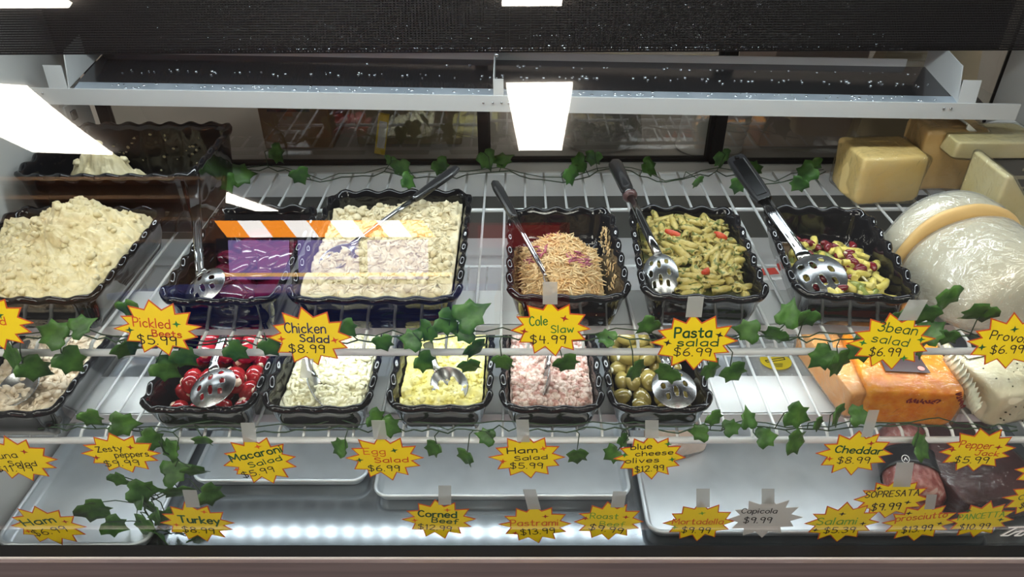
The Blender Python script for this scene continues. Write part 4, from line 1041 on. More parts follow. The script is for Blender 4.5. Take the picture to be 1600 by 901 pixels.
L1 = LF([(738, 490, 58, .9, .5), (702, 505, 46), (668, 520, 40), (722, 520, 40, -1, .1), (640, 530, 40, -1, 0), (600, 538, 36), (745, 546, 44), (665, 566, 42, .5), (736, 574, 42, .2), (788, 568, 42), (888, 570, 44, .3), (995, 580, 42, .4), (1040, 586, 44), (1113, 580, 40), (1148, 584, 42, .5),
         (1234, 488, 44, .2, .9), (1208, 525, 38), (1165, 516, 40, -1, .1), (1258, 500, 40), (1282, 560, 46), (1342, 548, 46), (1310, 570, 48), (1440, 545, 40, .8), (1010, 510, 40), (945, 526, 36, -.9, .2)], Y=.752)
L1 += LF([(1480, 470, 44, -.1), (1526, 492, 48), (1442, 492, 44), (1460, 515, 40, .9, .3), (1478, 530, 36), (1405, 500, 40)], Y=.745)
L1 += LF([(208, 490, 48), (80, 520, 44, -1, .3), (130, 508, 38, .9, .4), (58, 578, 46), (113, 566, 44, .5), (200, 546, 40), (262, 578, 44), (292, 560, 40), (425, 545, 40), (372, 550, 40, .6), (545, 515, 36), (20, 560, 44)], Y=.752)
garland('green plastic ivy strung along the front of the upper wire shelf', L1, [PY(x, y, .757) for x, y in ((0, 532), (90, 522), (180, 530), (260, 540), (350, 536), (450, 540), (560, 532), (640, 530), (730, 526), (810, 528), (900, 532), (1000, 528), (1080, 535), (1180, 524), (1260, 532), (1340, 528), (1420, 536), (1500, 528), (1590, 536))], 3)
L2 = LF([(145, 655, 34, .3), (196, 662, 40, .9, -.2), (240, 688, 40, .9), (262, 699, 36, -.9, .1), (318, 690, 36), (528, 697, 34, -.9, .1), (590, 654, 34), (612, 668, 36, .9, -.3), (676, 702, 34), (727, 716, 36, -.1), (757, 681, 34, -.9, .1), (902, 714, 40), (955, 710, 34, -.6), (975, 690, 28),
         (1118, 655, 34), (1145, 667, 30, .9, .1), (1168, 652, 34, 0, .5), (1090, 675, 32, -.9, -.1), (1248, 650, 44, .9, -.4), (1310, 650, 38, .5), (1344, 648, 34, .8, .1), (1200, 682, 38, .9, 0), (1246, 690, 42, .8, -.5), (1442, 697, 40, .9, -.2), (1280, 664, 26)], Y=.760)
garland('green plastic ivy strung along the front of the lower wire shelf', L2, [PY(x, y, .766) for x, y in ((60, 672), (150, 668), (240, 674), (330, 668), (430, 674), (530, 668), (620, 672), (700, 674), (780, 668), (870, 674), (960, 668), (1060, 674), (1160, 667), (1260, 672), (1360, 668), (1450, 666), (1520, 671), (1590, 672))], 5)
L3 = LF([(190, 750, 34, .1), (226, 766, 44, .9, -.3), (152, 798, 48, .3, -.7), (212, 782, 48), (238, 800, 50), (182, 822, 36), (248, 836, 50), (276, 735, 42, .9, .3), (308, 738, 42, .4), (282, 772, 50), (332, 772, 40), (262, 812, 44), (316, 846, 40), (225, 824, 44), (352, 782, 0)], Y=.745)
garland('bunch of green plastic ivy trailing over the left sheet pan', [q for q in L3 if q[1] > 0], [PY(x, y, .752) for x, y in ((250, 690), (275, 730), (262, 770), (225, 790), (240, 830), (300, 834))], 8)
def LFz(lst): return [(p, s_, tip, (0, -.6, .65)) for p, s_, tip, up in LF(lst, z=zU+.022)]
L4 = LFz([(628, 264, 36, .2), (612, 255, 30), (690, 262, 32), (762, 252, 36), (788, 248, 34, .8, .2), (640, 284, 30, .8), (900, 258, 36), (926, 250, 34), (892, 276, 34), (1016, 263, 34, .9), (1090, 286, 24), (1128, 250, 34), (1152, 292, 30, 0), (1258, 272, 36), (1270, 262, 32), (1246, 290, 28), (435, 242, 34), (380, 272, 38, .9, .1), (470, 276, 34), (356, 288, 30), (1182, 262, 30, .9, .1)])
garland('green plastic ivy lying along the back of the upper wire shelf', L4, [PZ(x, y, zU+.008) for x, y in ((330, 278), (420, 262), (500, 282), (600, 272), (700, 278), (780, 266), (880, 286), (960, 262), (1040, 284), (1120, 270), (1210, 288), (1290, 268))], 11)

# ------------------------------------------------------------------ cheese and meat
def rot_to(axis, ref=(0, 0, 1)):
    z = Vector(axis).normalized(); x = Vector(ref).cross(z).normalized(); y = z.cross(x)
    return Matrix((x, y, z)).transposed()
def softblock(c, dims, m3, wob=.0015, sd=0, e=.15):
    """rounded loaf: superellipsoid-ish block"""
    b = MB()
    def f(v): return math.copysign(abs(v)**e, v)
    rs = []; nu, nv = 64, 36
    for j in range(nv+1):
        th_ = math.pi*(.004+.992*j/nv); ringp = []
        for i in range(nu):
            ph = 2*math.pi*i/nu
            p = Vector((f(math.sin(th_))*f(math.cos(ph))*dims[0]/2, f(math.sin(th_))*f(math.sin(ph))*dims[1]/2, -f(math.cos(th_))*dims[2]/2))
            n_ = wob*noise.noise(p*40+Vector((sd, 0, 0)))
            ringp.append(Vector(c)+m3 @ (p*(1+n_/max(dims)*6)))
        rs.append(ringp)
    b.rings(rs, True, True); return b
def ZR(a): return Matrix.Rotation(R(a), 3, 'Z')
def wrapped(name, label, cat, c, dims, m3, m, film='wrap', sd=0, grow=.004):
    base = Vector(c)-Vector((0, 0, dims[2]/2))
    t = thing(name, base, label, cat)
    obj('cheese' if cat == 'cheese' else 'meat', softblock(c, dims, m3, sd=sd), m, t)
    obj('plastic_wrap', softblock(c, tuple(d+grow for d in dims), m3, wob=.0012, sd=sd+3), film, t, label='crinkled clear plastic wrap')
    return t
M['yellow_cheese'] = mat('pale_yellow_cheese', (0.92, 0.66, 0.26), .38, col2=(.94, .72, .33), nscale=20)
M['tan_cheese'] = mat('tan_cheese', (0.84, 0.55, 0.22), .4, col2=(.86, .60, .28), nscale=16)
M['pale_cheese'] = mat('pale_cheese', (0.74, 0.62, 0.32), .4, col2=(.78, .68, .42), nscale=16)
M['provolone'] = mat('provolone', (0.74, 0.68, 0.50), .35, col2=(.80, .75, .60), nscale=18)
M['prov_rind'] = mat('provolone_rind', (0.72, 0.48, 0.20), .4)
M['cheddar'] = mat('orange_cheddar', (0.86, 0.25, 0.008), .35, col2=(.97, .42, .03), nscale=70, bump=.25, bscale=130)
M['jack'] = mat('pepper_jack', (0.70, 0.64, 0.44), .4, col2=(.78, .73, .56), nscale=24)
M['darklabel'] = mat('dark_label', (.05, .03, .035), .35)
M['blacklabel'] = mat('black_label', (.012, .012, .014), .3)
M['stamp'] = mat('maroon_stamp', (.20, .025, .02), .5)
M['speck'] = mat('pepper_speck', (.06, .05, .02), .5)
M['paperwhite'] = mat('white_print', (.78, .78, .78), .5)
M['sopress'] = mat('marbled_salami', (.30, .06, .05), .35, col2=(.55, .22, .20), nscale=70, lo=.44, hi=.58, col3=(.72, .52, .48), stretch=(1, .5, 1))
M['prosc'] = mat('dark_cured_meat', (.060, .024, .026), .35, col2=(.10, .042, .045), nscale=18)
# yellow block pair
pb_ = PZ(1380, 322, zU)
c1 = Vector((PY(1382, 300, pb_.y).x+.006, pb_.y+.055, zU+.045))
wrapped('cheese_block', 'pale yellow wrapped cheese block with a small hole in its wrap', 'cheese', c1, (.118, .10, .088), ZR(4), 'yellow_cheese', sd=1)
pb2 = PY(1462, 250, 1.245)
wrapped('cheese_block', 'taller tan wrapped cheese block behind the pale yellow one', 'cheese', (pb2.x+.012, 1.26, zU+.062), (.110, .09, .114), ZR(-3), 'tan_cheese', sd=5)
# long pale slab on dark carton
pc = PY(1565, 285, 1.20)
t = thing('carton', (pc.x+.03, 1.215, zU), 'dark printed carton at the right end of the upper shelf', 'carton')
b = MB(); cx_ = pc.x+.025; b.box((cx_-.075, 1.17, zU+.001), (min(XR-.004, cx_+.09), 1.265, zU+.085)); o = obj('box', b, mat('carton_dark', (.10, .09, .08), .5), t)
b = MB()
for z_, h_, x0_, x1_ in ((.022, .004, -.05, .07), (.032, .003, -.05, .06), (.05, .006, -.06, .08), (.066, .004, -.02, .08)):
    b.box((cx_+x0_, 1.1685, zU+z_), (cx_+x1_, 1.1698, zU+z_+h_))
obj('printed_lines', b, mat('carton_print', (.34, .29, .20), .5), t)
wrapped('cheese_block', 'flat pale wrapped cheese bar lying on the dark carton', 'cheese', (XR-.082, 1.215, zU+.102), (.15, .09, .030), ZR(0), 'pale_cheese', sd=9)
t = thing('cheese_block', (.785, 1.07, zU), 'pale yellow cheese wedge standing behind the provolone at the right end', 'cheese')
b = MB(); b.prism([(0, .001), (.098, .001), (.098, .026), (.012, .124), (0, .126)], Vector((.738, 1.02, zU)), Vector((1, 0, 0)), Vector((0, 0, 1)), Vector((0, 1, 0)), .10)
o = obj('cheese', b, 'pale_cheese', t); fixn(o); bevel(o, .006, 4)
b = MB(); b.prism([(-.001, .001), (.0995, .001), (.0995, .028), (.013, .127), (-.001, .129)], Vector((.738, 1.018, zU)), Vector((1, 0, 0)), Vector((0, 0, 1)), Vector((0, 1, 0)), .104)
o = obj('plastic_wrap', b, 'wrap', t, label='crinkled clear plastic wrap'); fixn(o); bevel(o, .006, 4)
# provolone: two half rounds standing on their cut side, one behind the other
def half_round(label, c, axis, r_, hgt, thick, sd, rind):
    m3 = rot_to(axis); c = Vector(c); t = thing('provolone_piece', c, label, 'cheese')
    def W(g, rr, prof):
        b = MB(); rs = []
        for k, q in prof:
            ro = []
            for i in range(64):
                a = 2*math.pi*i/64
                v = m3 @ Vector((math.cos(a)*(r_*q+rr), max(.001, math.sin(a)*(hgt*q+rr)), (thick+g)*k))
                n_ = 1+.05*noise.noise(v*14+Vector((sd, 0, 0)))
                ro.append(c+Vector((v.x*n_, v.y*n_, max(.001, v.z*n_))))
            rs.append(ro)
        b.rings(rs, True, True); return b
    body = [(-.5, .5), (-.5, .88), (-.47, .96), (-.40, 1.0), (0, 1.02), (.26, .99), (.40, .92), (.47, .80), (.50, .55), (.51, .2)]
    obj('cheese', W(0, 0, body), 'provolone', t)
    obj('plastic_wrap', W(.005, .002, body), 'wrap_milky', t, label='crinkled clear plastic wrap')
    if rind: obj('rind', W(0, .0035, [(.34, .99), (.40, 1.0), (.48, .985), (.50, .93)]), 'prov_rind', t, label='tan cut edge')
    return t
half_round('rear wrapped provolone slice with a tan cut edge', (.665, .985, zU+.001), (.14, -.98, 0), .106, .108, .055, 2, True)
half_round('big white wrapped provolone piece at the front right of the upper shelf', (.682, .884, zU+.001), (.14, -.98, 0), .104, .096, .146, 6, False)
# cheddar
pf = PZ(1442, 668, zL)
cc = Vector((PY(1438, 630, pf.y).x, pf.y+.078, zL+.035)); m3 = ZR(-4)
t = wrapped('cheddar_block', 'bright orange wrapped cheddar block with a dark label on top', 'cheese', cc, (.138, .148, .066), m3, 'cheddar', sd=20)
def onblock(u, v, w): return cc+m3 @ Vector((u*.069, v*.074, w*.033))
ax_, ay_, az_ = m3 @ Vector((1, 0, 0)), m3 @ Vector((0, 1, 0)), Vector((0, 0, 1))
b = MB(); b.prism([(-.032, -.014), (.032, -.014), (.029, .050), (-.029, .050)], onblock(-.05, -.30, 1.10), ax_, ay_, az_, .0006); lab_ = obj('label', b, 'darklabel', t, label='dark rectangular paper label')
b = MB(); b.prism([(-.02, 0), (.02, 0), (.02, .0014), (-.02, .0014)], onblock(-.05, -.02, 1.13), ax_, ay_, az_, .0004); obj('print_line', b, 'paperwhite', lab_)
b = MB(); b.prism([(.005*math.cos(k*.52), .005*math.sin(k*.52)) for k in range(12)], onblock(.26, -.38, 1.14), ax_, ay_, az_, .0004); obj('pink_seal', b, mat('pink_seal', (.72, .28, .26), .5), lab_)
b = MB(); rnd = random.Random(4)
def stampmark(b, o_, ax, ay, az, W, H):
    x = -W/2
    while x < W/2:
        pts = [(x+rnd.uniform(0, .004), rnd.uniform(-H/2, H/2)) for _ in range(4)]
        ribbon(b, pts, .0026, o_, ax, ay, az, .0006); x += .0042
stampmark(b, onblock(.12, -1.05, .55), ax_, az_, -ay_, .046, .009)
obj('ink_stamp', b, 'stamp', t)
b = MB(); stampmark(b, onblock(-1.06, -.45, .3), -ay_, az_, -ax_, .036, .007); obj('ink_stamp', b, 'stamp', t)
b = MB(); stampmark(b, onblock(.84, -1.03, .75), (ax_*.5-az_*.85).normalized(), (ax_*.6+az_*.5).normalized(), -ay_, .03, .007); obj('ink_stamp', b, 'stamp', t)
M['cheddar_pale'] = mat('cheddar_cut_face', (.86, .40, .12), .4, col2=(.88, .48, .2), nscale=30)
pt = PZ(1345, 640, zL+.03)
wrapped('cheddar_block', 'smaller pale orange cheddar piece behind the big cheddar block', 'cheese', (pt.x-.004, pt.y+.095, zL+.030), (.050, .17, .052), ZR(8), 'cheddar_pale', sd=25)
# pepper jack loaf
pj = PZ(1556, 668, zL)
t = thing('pepper_jack_loaf', (pj.x, pj.y+.07, zL), 'cream coloured pepper jack loaf with dark specks and black label', 'cheese')
cj = Vector((pj.x+.018, pj.y+.085, zL+.037)); mj = ZR(14)
obj('cheese', softblock(cj, (.118, .165, .070), mj, sd=30, e=.26), 'jack', t)
obj('plastic_wrap', softblock(cj, (.121, .168, .073), mj, wob=.001, sd=33, e=.26), 'wrap', t)
b = MB(); rnd = random.Random(9)
for i in range(36):
    if i % 2: p = Vector((rnd.uniform(-.055, .055), -.0835, rnd.uniform(-.028, .02)))
    else: p = Vector((rnd.uniform(-.052, .045), rnd.uniform(-.070, .0), .0352))
    b.ell(cj+mj @ p, (rnd.uniform(.001, .0022), .0013, .0013), nu=6, nv=4)
obj('pepper_specks', b, 'speck', t)
b = MB(); jx, jy = mj @ Vector((1, 0, 0)), mj @ Vector((0, 1, 0))
b.prism([(-.052, 0), (.056, 0), (.056, .06), (-.052, .06)], cj+mj @ Vector((0, .012, .0378)), jx, jy, az_, .0005); lj = obj('label', b, 'blacklabel', t, label='dark label band')
b = MB(); b.prism([(-.052, -.016), (.056, -.016), (.056, 0), (-.052, 0)], cj+mj @ Vector((0, .012, .0378)), jx, jy, az_, .0005); obj('label_edge', b, mat('label_cream', (.66, .62, .5), .5), lj)
b = MB(); text_on(b, 'Natural Pepper Jack', (-.044, -.012), (.060, -.012), .0085, .0011, cj+mj @ Vector((0, .012, .0380)), jx, jy, az_, .0007); obj('print_line', b, 'blacklabel', lj)
b = MB()                                       # crimped film edge standing up beside it
pr_ = [PZ(1484, 552, zL+.078), PZ(1504, 580, zL+.076), PZ(1522, 610, zL+.070), PZ(1532, 640, zL+.045)]
up_, dn_ = [], []
for i in range(25):
    f = i/24*3; k = min(2, int(f)); p = pr_[k].lerp(pr_[k+1], f-k); w_ = .004*(1 if i % 2 else -1)
    up_.append(p+Vector((w_, w_, .008))); dn_.append(p+Vector((-.008, 0, -.010)))
b.rings([up_, dn_], closed=False); o = obj('crimped_seal', b, mat('film_seal', (.78, .78, .62), .3), t, label='crimped pale film edge'); o.modifiers.new('gauge', 'SOLIDIFY').thickness = .0012
# salami and cured meat on the right pan
zp = zD+.004
p1, p0 = PZ(1412, 702, zp+.03), PZ(1432, 788, zp+.03)
def log(name, label, a, c, r_, m, mm='meat', film='wrap', flat=.8):
    d = (c-a); m3 = rot_to(d.normalized()); L = d.length
    t = thing(name, (a+c)/2-Vector((0, 0, r_*flat)), label, 'meat')
    def G(g):
        b = MB(); rs = []
        for k, q in ((0, .25), (.012, .6), (.04, .86), (.10, 1), (.5, 1.03), (.9, 1), (.96, .86), (.988, .6), (1, .25)):
            rs.append([a+d*k+m3 @ Vector((math.cos(6.2832*i/30)*(r_+g)*q, math.sin(6.2832*i/30)*(r_+g)*q*flat, 0)) for i in range(30)])
        b.rings(rs, True, True); return b
    obj(mm, G(0), m, t); obj('plastic_wrap', G(.0022), film, t, label='clear shrink wrap')
    return t, m3, d
ts, ms, ds = log('salami_log', 'marbled sopressata salami in clear wrap with a black band', p0+Vector((0, .0, .004)), p1+Vector((.012, .035, .004)), .044, 'sopress')
b = MB()
for s_ in (0,):
    rs = []
    for k in (.30, .35, .53, .58):
        ctr = p0+Vector((0, 0, .004))+(p1+Vector((.012, .035, .004))-p0-Vector((0, 0, .004)))*k
        rs.append([ctr+ms @ Vector((math.cos(6.2832*i/40)*.0485, math.sin(6.2832*i/40)*.0485*.8, 0)) for i in range(40)])
    b.rings(rs)
bd = obj('label', b, 'blacklabel', ts, label='black paper band'); bd.modifiers.new('gauge', 'SOLIDIFY').thickness = .0006
pS = PZ(1414, 718, zp+.074)
b = MB(); ribbon(b, [(.006*math.cos(k*.3), .006*math.sin(k*.3)) for k in range(22)], .0012, pS+Vector((0, 0, .002)), Vector((1, 0, 0)), Vector((0, .8, .6)).normalized(), Vector((0, -.6, .8)), .0008)
ribbon(b, [(-.0025, -.002), (0, .002), (.0025, -.002)], .0012, pS+Vector((0, 0, .002)), Vector((1, 0, 0)), Vector((0, .8, .6)).normalized(), Vector((0, -.6, .8)), .0008); obj('emblem', b, 'paperwhite', bd, label='round white emblem')
M['prosc_film'] = film_mat('meat_film', base=.05, bscale=30, bstr=.8)
pm = PZ(1515, 748, zp+.03)
wrapped('prosciutto_piece', 'dark maroon cured meat slab wrapped in clear film on the right pan', 'meat', (pm.x+.002, pm.y+.035, zp+.032), (.155, .20, .062), ZR(12), 'prosc', 'prosc_film', sd=40)
M['pinkmeat'] = mat('pale_meat', (.62, .45, .36), .4, col2=(.7, .55, .46), nscale=30)
pq = PZ(1066, 694, zp+.02)
wrapped('turkey_piece', 'small pale pink meat piece at the back left of the right pan', 'meat', (pq.x-.008, pq.y+.02, zp+.022), (.085, .07, .04), ZR(20), 'pinkmeat', sd=44)
# clear packet with yellow sticker on the deck behind
pk = PZ(1225, 580, zD+.03)
t = thing('plastic_packet', (pk.x, pk.y, zD+.004), 'clear plastic packet with a round yellow sticker under the lower wire shelf', 'packet')
obj('contents', softblock((pk.x, pk.y+.02, zD+.026), (.10, .11, .036), ZR(4), sd=50), mat('packet_pale', (.66, .66, .66), .4, col2=(.76, .70, .68), nscale=30), t)
obj('plastic_wrap', softblock((pk.x, pk.y+.02, zD+.028), (.125, .14, .044), ZR(4), wob=.003, sd=53), 'wrap_milky', t)
M['sticker'] = mat('yellow_sticker', (.90, .66, .02), .4)
b = MB(); ps = PZ(1212, 564, zD+.052); b.prism([(.030*math.cos(k*.314), .026*math.sin(k*.314)) for k in range(20)], ps, Vector((1, 0, 0)), Vector((0, 1, 0)), Vector((0, 0, 1)), .0006); st_ = obj('sticker', b, 'sticker', t, label='round yellow sticker')
b = MB(); ribbon(b, [(-.02, .001), (.018, .010), (.019, .004), (-.018, -.004), (-.02, .001)], .002, ps, Vector((1, 0, 0)), Vector((0, 1, 0)), Vector((0, 0, 1)), .0009)
for k in (-.009, -.013, -.017): ribbon(b, [(-.01-k*.3, k), (.014+k*.4, k)], .0016, ps, Vector((1, 0, 0)), Vector((0, 1, 0)), Vector((0, 0, 1)), .0009)
obj('sticker_print', b, 'blacklabel', st_)
# small red and white card seen through the upper shelf
pd = PZ(1196, 428, zL+.004)
t = thing('printed_card', pd, 'small red and white card lying behind the pasta and bean crocks', 'card')
b = MB(); b.prism([(-.03, -.022), (.032, -.022), (.03, .02), (-.03, .02)], pd, Vector((1, .1, 0)), Vector((-.1, 1, 0)), Vector((0, 0, 1)), .001); obj('card', b, 'paperwhite', t)
b = MB(); b.prism([(-.028, -.006), (.026, -.004), (.026, .018), (-.028, .018)], pd+Vector((0, 0, .0011)), Vector((1, .1, 0)), Vector((-.1, 1, 0)), Vector((0, 0, 1)), .0004); obj('red_print', b, mat('card_red', (.62, .06, .04), .5), t)
# script decal at the right end of the glass foot
b = MB(); pdl = PG(1588, 830, -.0006)
M['decal'] = mat('white_decal', (.80, .80, .80), .4)
tt = math.asin((pdl.z-GZ)/GR); az = Vector((0, -math.cos(tt), math.sin(tt))); ay = az.cross(Vector((1, 0, 0)))
for pts in ([(-.016, .010), (.012, .012)], [(-.004, .011), (-.016, -.010), (-.006, -.010)], [(.000, .000), (-.006, -.010)], [(-.001, -.002), (.006, .002), (.012, .001)], [(.008, .0), (.004, -.010), (.012, -.010), (.018, .0)]):
    ribbon(b, [(x+.6*y*.3, y) for x, y in pts], .0030, pdl, Vector((1, 0, 0)), ay, az, .0002)
o = obj('glass_decal', b, 'decal', label='slanted white script lettering at the right foot of the glass', cat='decal'); o.modifiers.new('gauge', 'SOLIDIFY').thickness = .0002

# ------------------------------------------------------------------ behind the rear doors
M['counter'] = mat('back_counter', (.30, .29, .27), .5, col2=(.36, .34, .32), nscale=8)
struct('trim_6', bx((-1.1, 1.42, .82), (1.2, 2.05, .855)), 'counter')
struct('wall_rear_room', bx((-1.6, 2.25, .0), (1.8, 2.28, 2.4)), mat('rear_room_wall', (.34, .30, .27), .7, col2=(.40, .36, .33), nscale=3))
M['kraft'] = mat('brown_cardboard', (.30, .17, .08), .7, col2=(.36, .22, .11), nscale=10)
M['kraft2'] = mat('olive_cardboard', (.26, .23, .13), .7, col2=(.32, .28, .17), nscale=10)
M['kraftpink'] = mat('grey_pink_board', (.42, .33, .31), .7, col2=(.47, .38, .36), nscale=5)
M['kraftpale'] = mat('pale_kraft', (.60, .50, .34), .7)
def carton(label, x0, x1, y0, d, h, m, tape=True, z0=.855):
    xa, xb = PY(x0, 235, y0).x, PY(x1, 235, y0).x
    t = thing('cardboard_box', ((xa+xb)/2, y0+d/2, z0), label, 'box')
    b = MB(); b.box((xa, y0, z0), (xb, y0+d, z0+h)); bevel(obj('box', b, m, t), .004)
    if tape:
        b = MB(); xm = (xa+xb)/2; b.box((xm-.02, y0-.0006, z0+h*.55), (xm+.02, y0+.001, z0+h)); obj('packing_tape', b, 'kraftpale', t)
    b = MB(); 
    for i, q in enumerate((.30, .38, .46)): b.box((xa+.02, y0-.0006, z0+h*q), (xa+.02+.03*(3-i), y0+.0002, z0+h*q+.006))
    obj('printed_lines', b, 'blacklabel', t)
    return t
carton('brown cardboard box behind the rear glass at the left', 415, 522, 1.50, .22, .28, 'kraft')
carton('olive brown cardboard box behind the rear glass beside the black post', 560, 722, 1.52, .22, .36, 'kraft2', tape=False)
carton('large pinkish grey cardboard box behind the rear glass at the right', 1184, 1320, 1.50, .25, .34, 'kraftpink', tape=False)
pc = PY(598, 228, 1.47)
b = MB(); b.box((-.010, -.004, -.045), (.012, .004, .045), Matrix.Rotation(R(12), 3, 'Y')); 
for i in range(len(b.v)): b.v[i] += Vector((pc.x, 1.47, .901))
t = thing('marker_pack', (pc.x, 1.47, .855), 'small yellow and white packet leaning behind the rear glass', 'packet')
obj('packet', b, 'sticker', t)
b = MB(); b.box((-.006, -.0052, -.03), (.010, -.0045, .03), Matrix.Rotation(R(12), 3, 'Y'))
for i in range(len(b.v)): b.v[i] += Vector((pc.x, 1.47, .901))
obj('label', b, 'paperwhite', t)
# film wrapped bowl
pw_ = PY(935, 225, 1.56)
t = thing('mixing_bowl', (pw_.x, 1.56, .855), 'film covered bowl standing upturned behind the rear glass', 'bowl')
b = MB(); N = 32
b.rings([[(pw_.x+math.cos(6.2832*i/N)*r_, 1.56+math.sin(6.2832*i/N)*r_, .856+z) for i in range(N)] for r_, z in ((.085, 0), (.084, .03), (.075, .07), (.055, .10), (.03, .115))], True, True)
obj('bowl', b, mat('bowl_grey', (.42, .45, .45), .3), t)
b = MB(); b.rings([[(pw_.x+math.cos(6.2832*i/N)*(r_+.004*random.random()), 1.56+math.sin(6.2832*i/N)*r_, .856+z+.003*random.random()) for i in range(N)] for r_, z in ((.092, 0), (.091, .03), (.082, .074), (.060, .107), (.03, .123))], False, True)
obj('plastic_wrap', b, 'wrap_milky', t)
# cups
def cups(label, px, py, r0, n, tilt_, z0=.855, Y=1.50):
    p = PY(px, py, Y); t = thing('foam_cups', (p.x, Y, z0), label, 'cup')
    for k in range(n):
        b = MB(); m3 = Matrix.Rotation(R(tilt_), 3, 'Y'); N = 24
        b.rings([[Vector((p.x, Y, z0+.002))+m3 @ Vector((math.cos(6.2832*i/N)*r_, math.sin(6.2832*i/N)*r_, k*.016+z)) for i in range(N)] for r_, z in ((r0, 0), (r0*1.04, .004), (r0, .008), (r0*.92, .035 if n > 1 else .05), (r0*.86, .06 if n > 1 else .085))], True, True)
        obj('cup', b, 'paperwhite', t)
    return t
cups('leaning stack of white foam cups behind the rear glass', 1130, 232, .038, 7, 8)
cups('single upturned white foam cup behind the rear glass', 1090, 246, .050, 1, 0)
pk2 = PY(1420, 200, 1.46)
t = thing('paper_bag', (pk2.x, 1.50, .855), 'folded pale kraft paper bag behind the yellow cheese block', 'paper bag')
b = MB(); b.add([(pk2.x-.11, 1.46, .856), (pk2.x+.13, 1.46, .856), (pk2.x+.11, 1.49, 1.10), (pk2.x+.03, 1.50, 1.13), (pk2.x-.07, 1.49, 1.10), (pk2.x-.11, 1.56, .856), (pk2.x+.13, 1.56, .856), (pk2.x+.11, 1.52, 1.10), (pk2.x+.03, 1.52, 1.13), (pk2.x-.07, 1.52, 1.10)],
    [(0, 1, 2, 3, 4), (6, 5, 9, 8, 7), (0, 4, 9, 5), (1, 6, 7, 2), (2, 7, 8, 3), (3, 8, 9, 4), (0, 5, 6, 1)], False)
obj('bag', b, 'kraftpale', t)
# latch plate on the left wall
b = MB(); pl_ = Vector((XL, 1.29, PY(170, 180, 1.29).z)); b.box((XL, 1.275, pl_.z-.02), (XL+.004, 1.31, pl_.z+.02))
t = thing('latch_plate', (XL+.002, 1.29, pl_.z-.02), 'small grey latch plate high on the left side wall', 'latch')
obj('plate', b, 'trough', t); b = MB(); b.box((XL+.004, 1.286, pl_.z-.008), (XL+.008, 1.300, pl_.z+.008)); obj('catch', b, 'gasket', t)

# ------------------------------------------------------------------ the store in front of the case (mirrored in the curved glass)
M['lamp'] = emit('lamp_diffuser', (1.0, .93, .82), 15.0)
M['lampframe'] = mat('lamp_frame', (.8, .8, .8), .5)
struct('ceiling_store', bx((-9, -16, 2.86), (5, .2, 2.9)), mat('store_ceiling', (.22, .20, .18), .8))
def lamp(a, c, w, label):
    a, c = Vector((*a, 2.80)), Vector((*c, 2.80)); d = (c-a).normalized(); s_ = Vector((-d.y, d.x, 0))*w/2
    t = thing('ceiling_lamp', (a+c)/2, label, 'ceiling light')
    b = MB(); b.add([a-s_, c-s_, c+s_, a+s_]+[p+Vector((0, 0, .05)) for p in (a-s_, c-s_, c+s_, a+s_)], [(0, 1, 2, 3), (7, 6, 5, 4), (0, 4, 5, 1), (1, 5, 6, 2), (2, 6, 7, 3), (3, 7, 4, 0)], False)
    o = obj('diffuser', b, 'lamp', t); fixn(o)
    f = s_*1.06; b = MB(); e = d*.03; u = Vector((0, 0, .012))
    b.add([a-f-e+u, c-f+e+u, c+f+e+u, a+f-e+u]+[p+Vector((0, 0, .05)) for p in (a-f-e, c-f+e, c+f+e, a+f-e)], [(0, 1, 2, 3), (7, 6, 5, 4), (0, 4, 5, 1), (1, 5, 6, 2), (2, 6, 7, 3), (3, 7, 4, 0)], False)
    return t
lamp((.125, -2.22), (.20, -4.62), .37, 'long bright ceiling lamp mirrored in the middle of the glass')
lamp((.06, -.935), (.06, -.30), .24, 'ceiling lamp mirrored at the top middle edge of the glass')
lamp((-3.05, -2.15), (-3.90, -4.72), .62, 'bright ceiling lamp mirrored as a curved patch at the left of the glass')
lamp((-4.40, -8.7), (-5.30, -14.0), .45, 'far ceiling lamp mirrored as a thin slanted patch over the beets')
lamp((-2.05, -.93), (-2.05, -.30), .50, 'ceiling lamp mirrored at the top left corner of the glass')
for x_ in (-1.0, 1.0):  # unseen lamps added to brighten the price tags
    lamp((x_-.8, -.12), (x_+.8, -.12), .30, 'added unseen fill lamp over the aisle, %s one' % ('west' if x_ < 0 else 'east'))
for x_ in (-3.3, 3.3):  # more unseen fill lamps, added at the sides for the tags
    lamp((x_, -.4), (x_, -1.8), .50, 'added unseen fill lamp over the side aisle, %s one' % ('west' if x_ < 0 else 'east'))
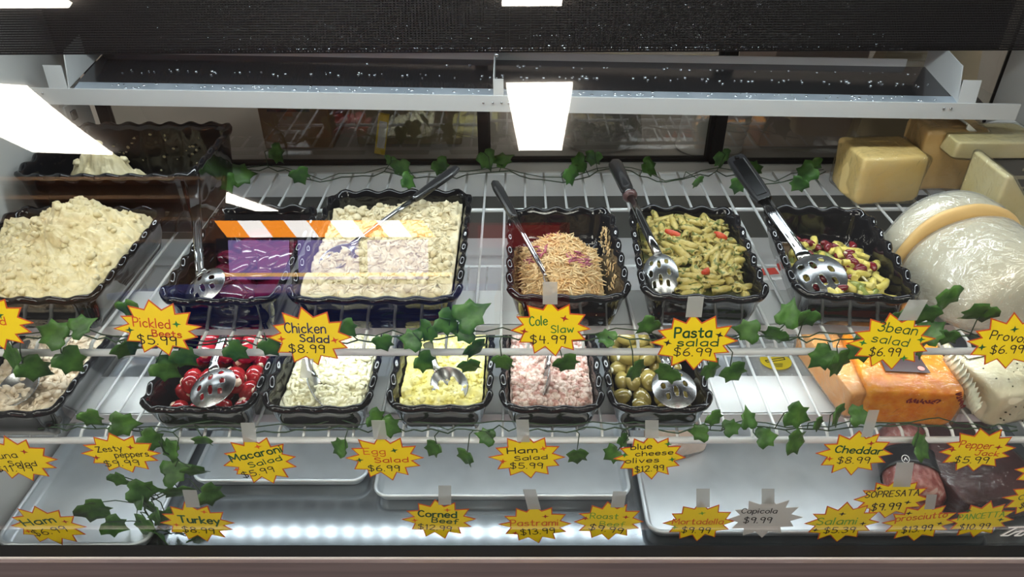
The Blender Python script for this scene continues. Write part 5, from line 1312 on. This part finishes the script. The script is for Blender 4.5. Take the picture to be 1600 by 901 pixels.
# cooler with striped valance
t = thing('drink_cooler', (-1.46, -4.3, 0), 'drink cooler with orange and white striped valance mirrored in the glass', 'cooler')
M['aw_o'] = emit('lit_orange_stripe', (1.0, .30, .02), 9.0); M['aw_w'] = emit('lit_white_stripe', (1.0, .95, .9), 9.5)
M['cool'] = emit('cooler_light', (.34, .26, .62), 4.0)
b = MB(); b.box((-2.3, -4.6, 0), (-.62, -4.04, 1.22)); obj('cabinet', b, mat('cooler_body', (.05, .04, .05), .4), t)
bo, bw_ = MB(), MB(); n_ = 9; sw_ = 1.58/n_
for i in range(n_):
    x = -2.25+i*sw_; q = [(x, 1.50), (x+sw_, 1.50), (x+sw_+.10, 1.235), (x+.10, 1.235)]
    (bo if i % 2 == 0 else bw_).prism([(u-.05, v) for u, v in q], Vector((0, -4.0, 0)), Vector((1, 0, 0)), Vector((0, 0, 1)), Vector((0, 1, 0)), -.03)
obj('valance_stripe', bo, 'aw_o', t, label='orange lit stripes'); obj('valance_stripe', bw_, 'aw_w', t, label='white lit stripes')
for i in range(3):
    b = MB(); x = -2.2+i*.53; b.box((x, -4.04, .55), (x+.46, -4.02, 1.19)); obj('lit_door', b, 'cool', t)
    b = MB(); b.box((x+.475, -4.04, .45), (x+.495, -4.01, 1.20)); obj('door_edge', b, 'lampframe', t)
b = MB(); b.box((-2.25, -4.03, .60), (-.5, -4.00, .66)); obj('lit_kick_strip', b, emit('lit_amber_strip', (1.0, .62, .22), 5.0), t)
t = thing('red_cooler', (0, -4.3, 0), 'dark red cooler cabinet mirrored behind the coleslaw', 'cooler')
b = MB(); b.box((-.38, -4.6, 0), (.40, -4.03, 1.46)); obj('cabinet', b, mat('cooler_red', (.40, .03, .03), .4), t)
b = MB(); b.box((-.30, -4.035, 1.06), (.32, -4.02, 1.42)); obj('lit_header', b, emit('red_header', (.55, .03, .03), 1.4), t)
t = thing('wooden_shelf_unit', (-3.2, -4.2, 0), 'brown wooden shelf unit mirrored at the left of the glass', 'shelf')
for k, z_ in enumerate((1.15, 1.5, 1.85, 2.15)):
    b = MB(); b.box((-4.6, -4.4, z_), (-2.4, -4.0, z_+.06)); obj('shelf_board', b, mat('shelf_wood', (.38, .20, .09), .5, col2=(.46, .26, .13), nscale=6) if k == 0 else bpy.data.materials['shelf_wood'], t)
b = MB(); b.box((-4.6, -4.45, 0), (-2.4, -4.4, 2.3)); obj('back_panel', b, 'kraft', t)
t = thing('blue_reflector', (-.9, -1.9, 0), 'added blue freezer mirrored low in the glass under the chicken salad', 'reflector')  # added stand-in box; its blue makes the tint mirrored in the glass
b = MB(); b.box((-1.75, -2.2, 0), (-.12, -1.55, .62)); bevel(obj('body', b, mat('reflector_blue', (.03, .06, .42), .4), t), .03)
b = MB(); b.box((-1.77, -2.22, .62), (-.10, -1.53, .68)); bevel(obj('lid', b, mat('reflector_lid', (.08, .12, .55), .3), t), .015)
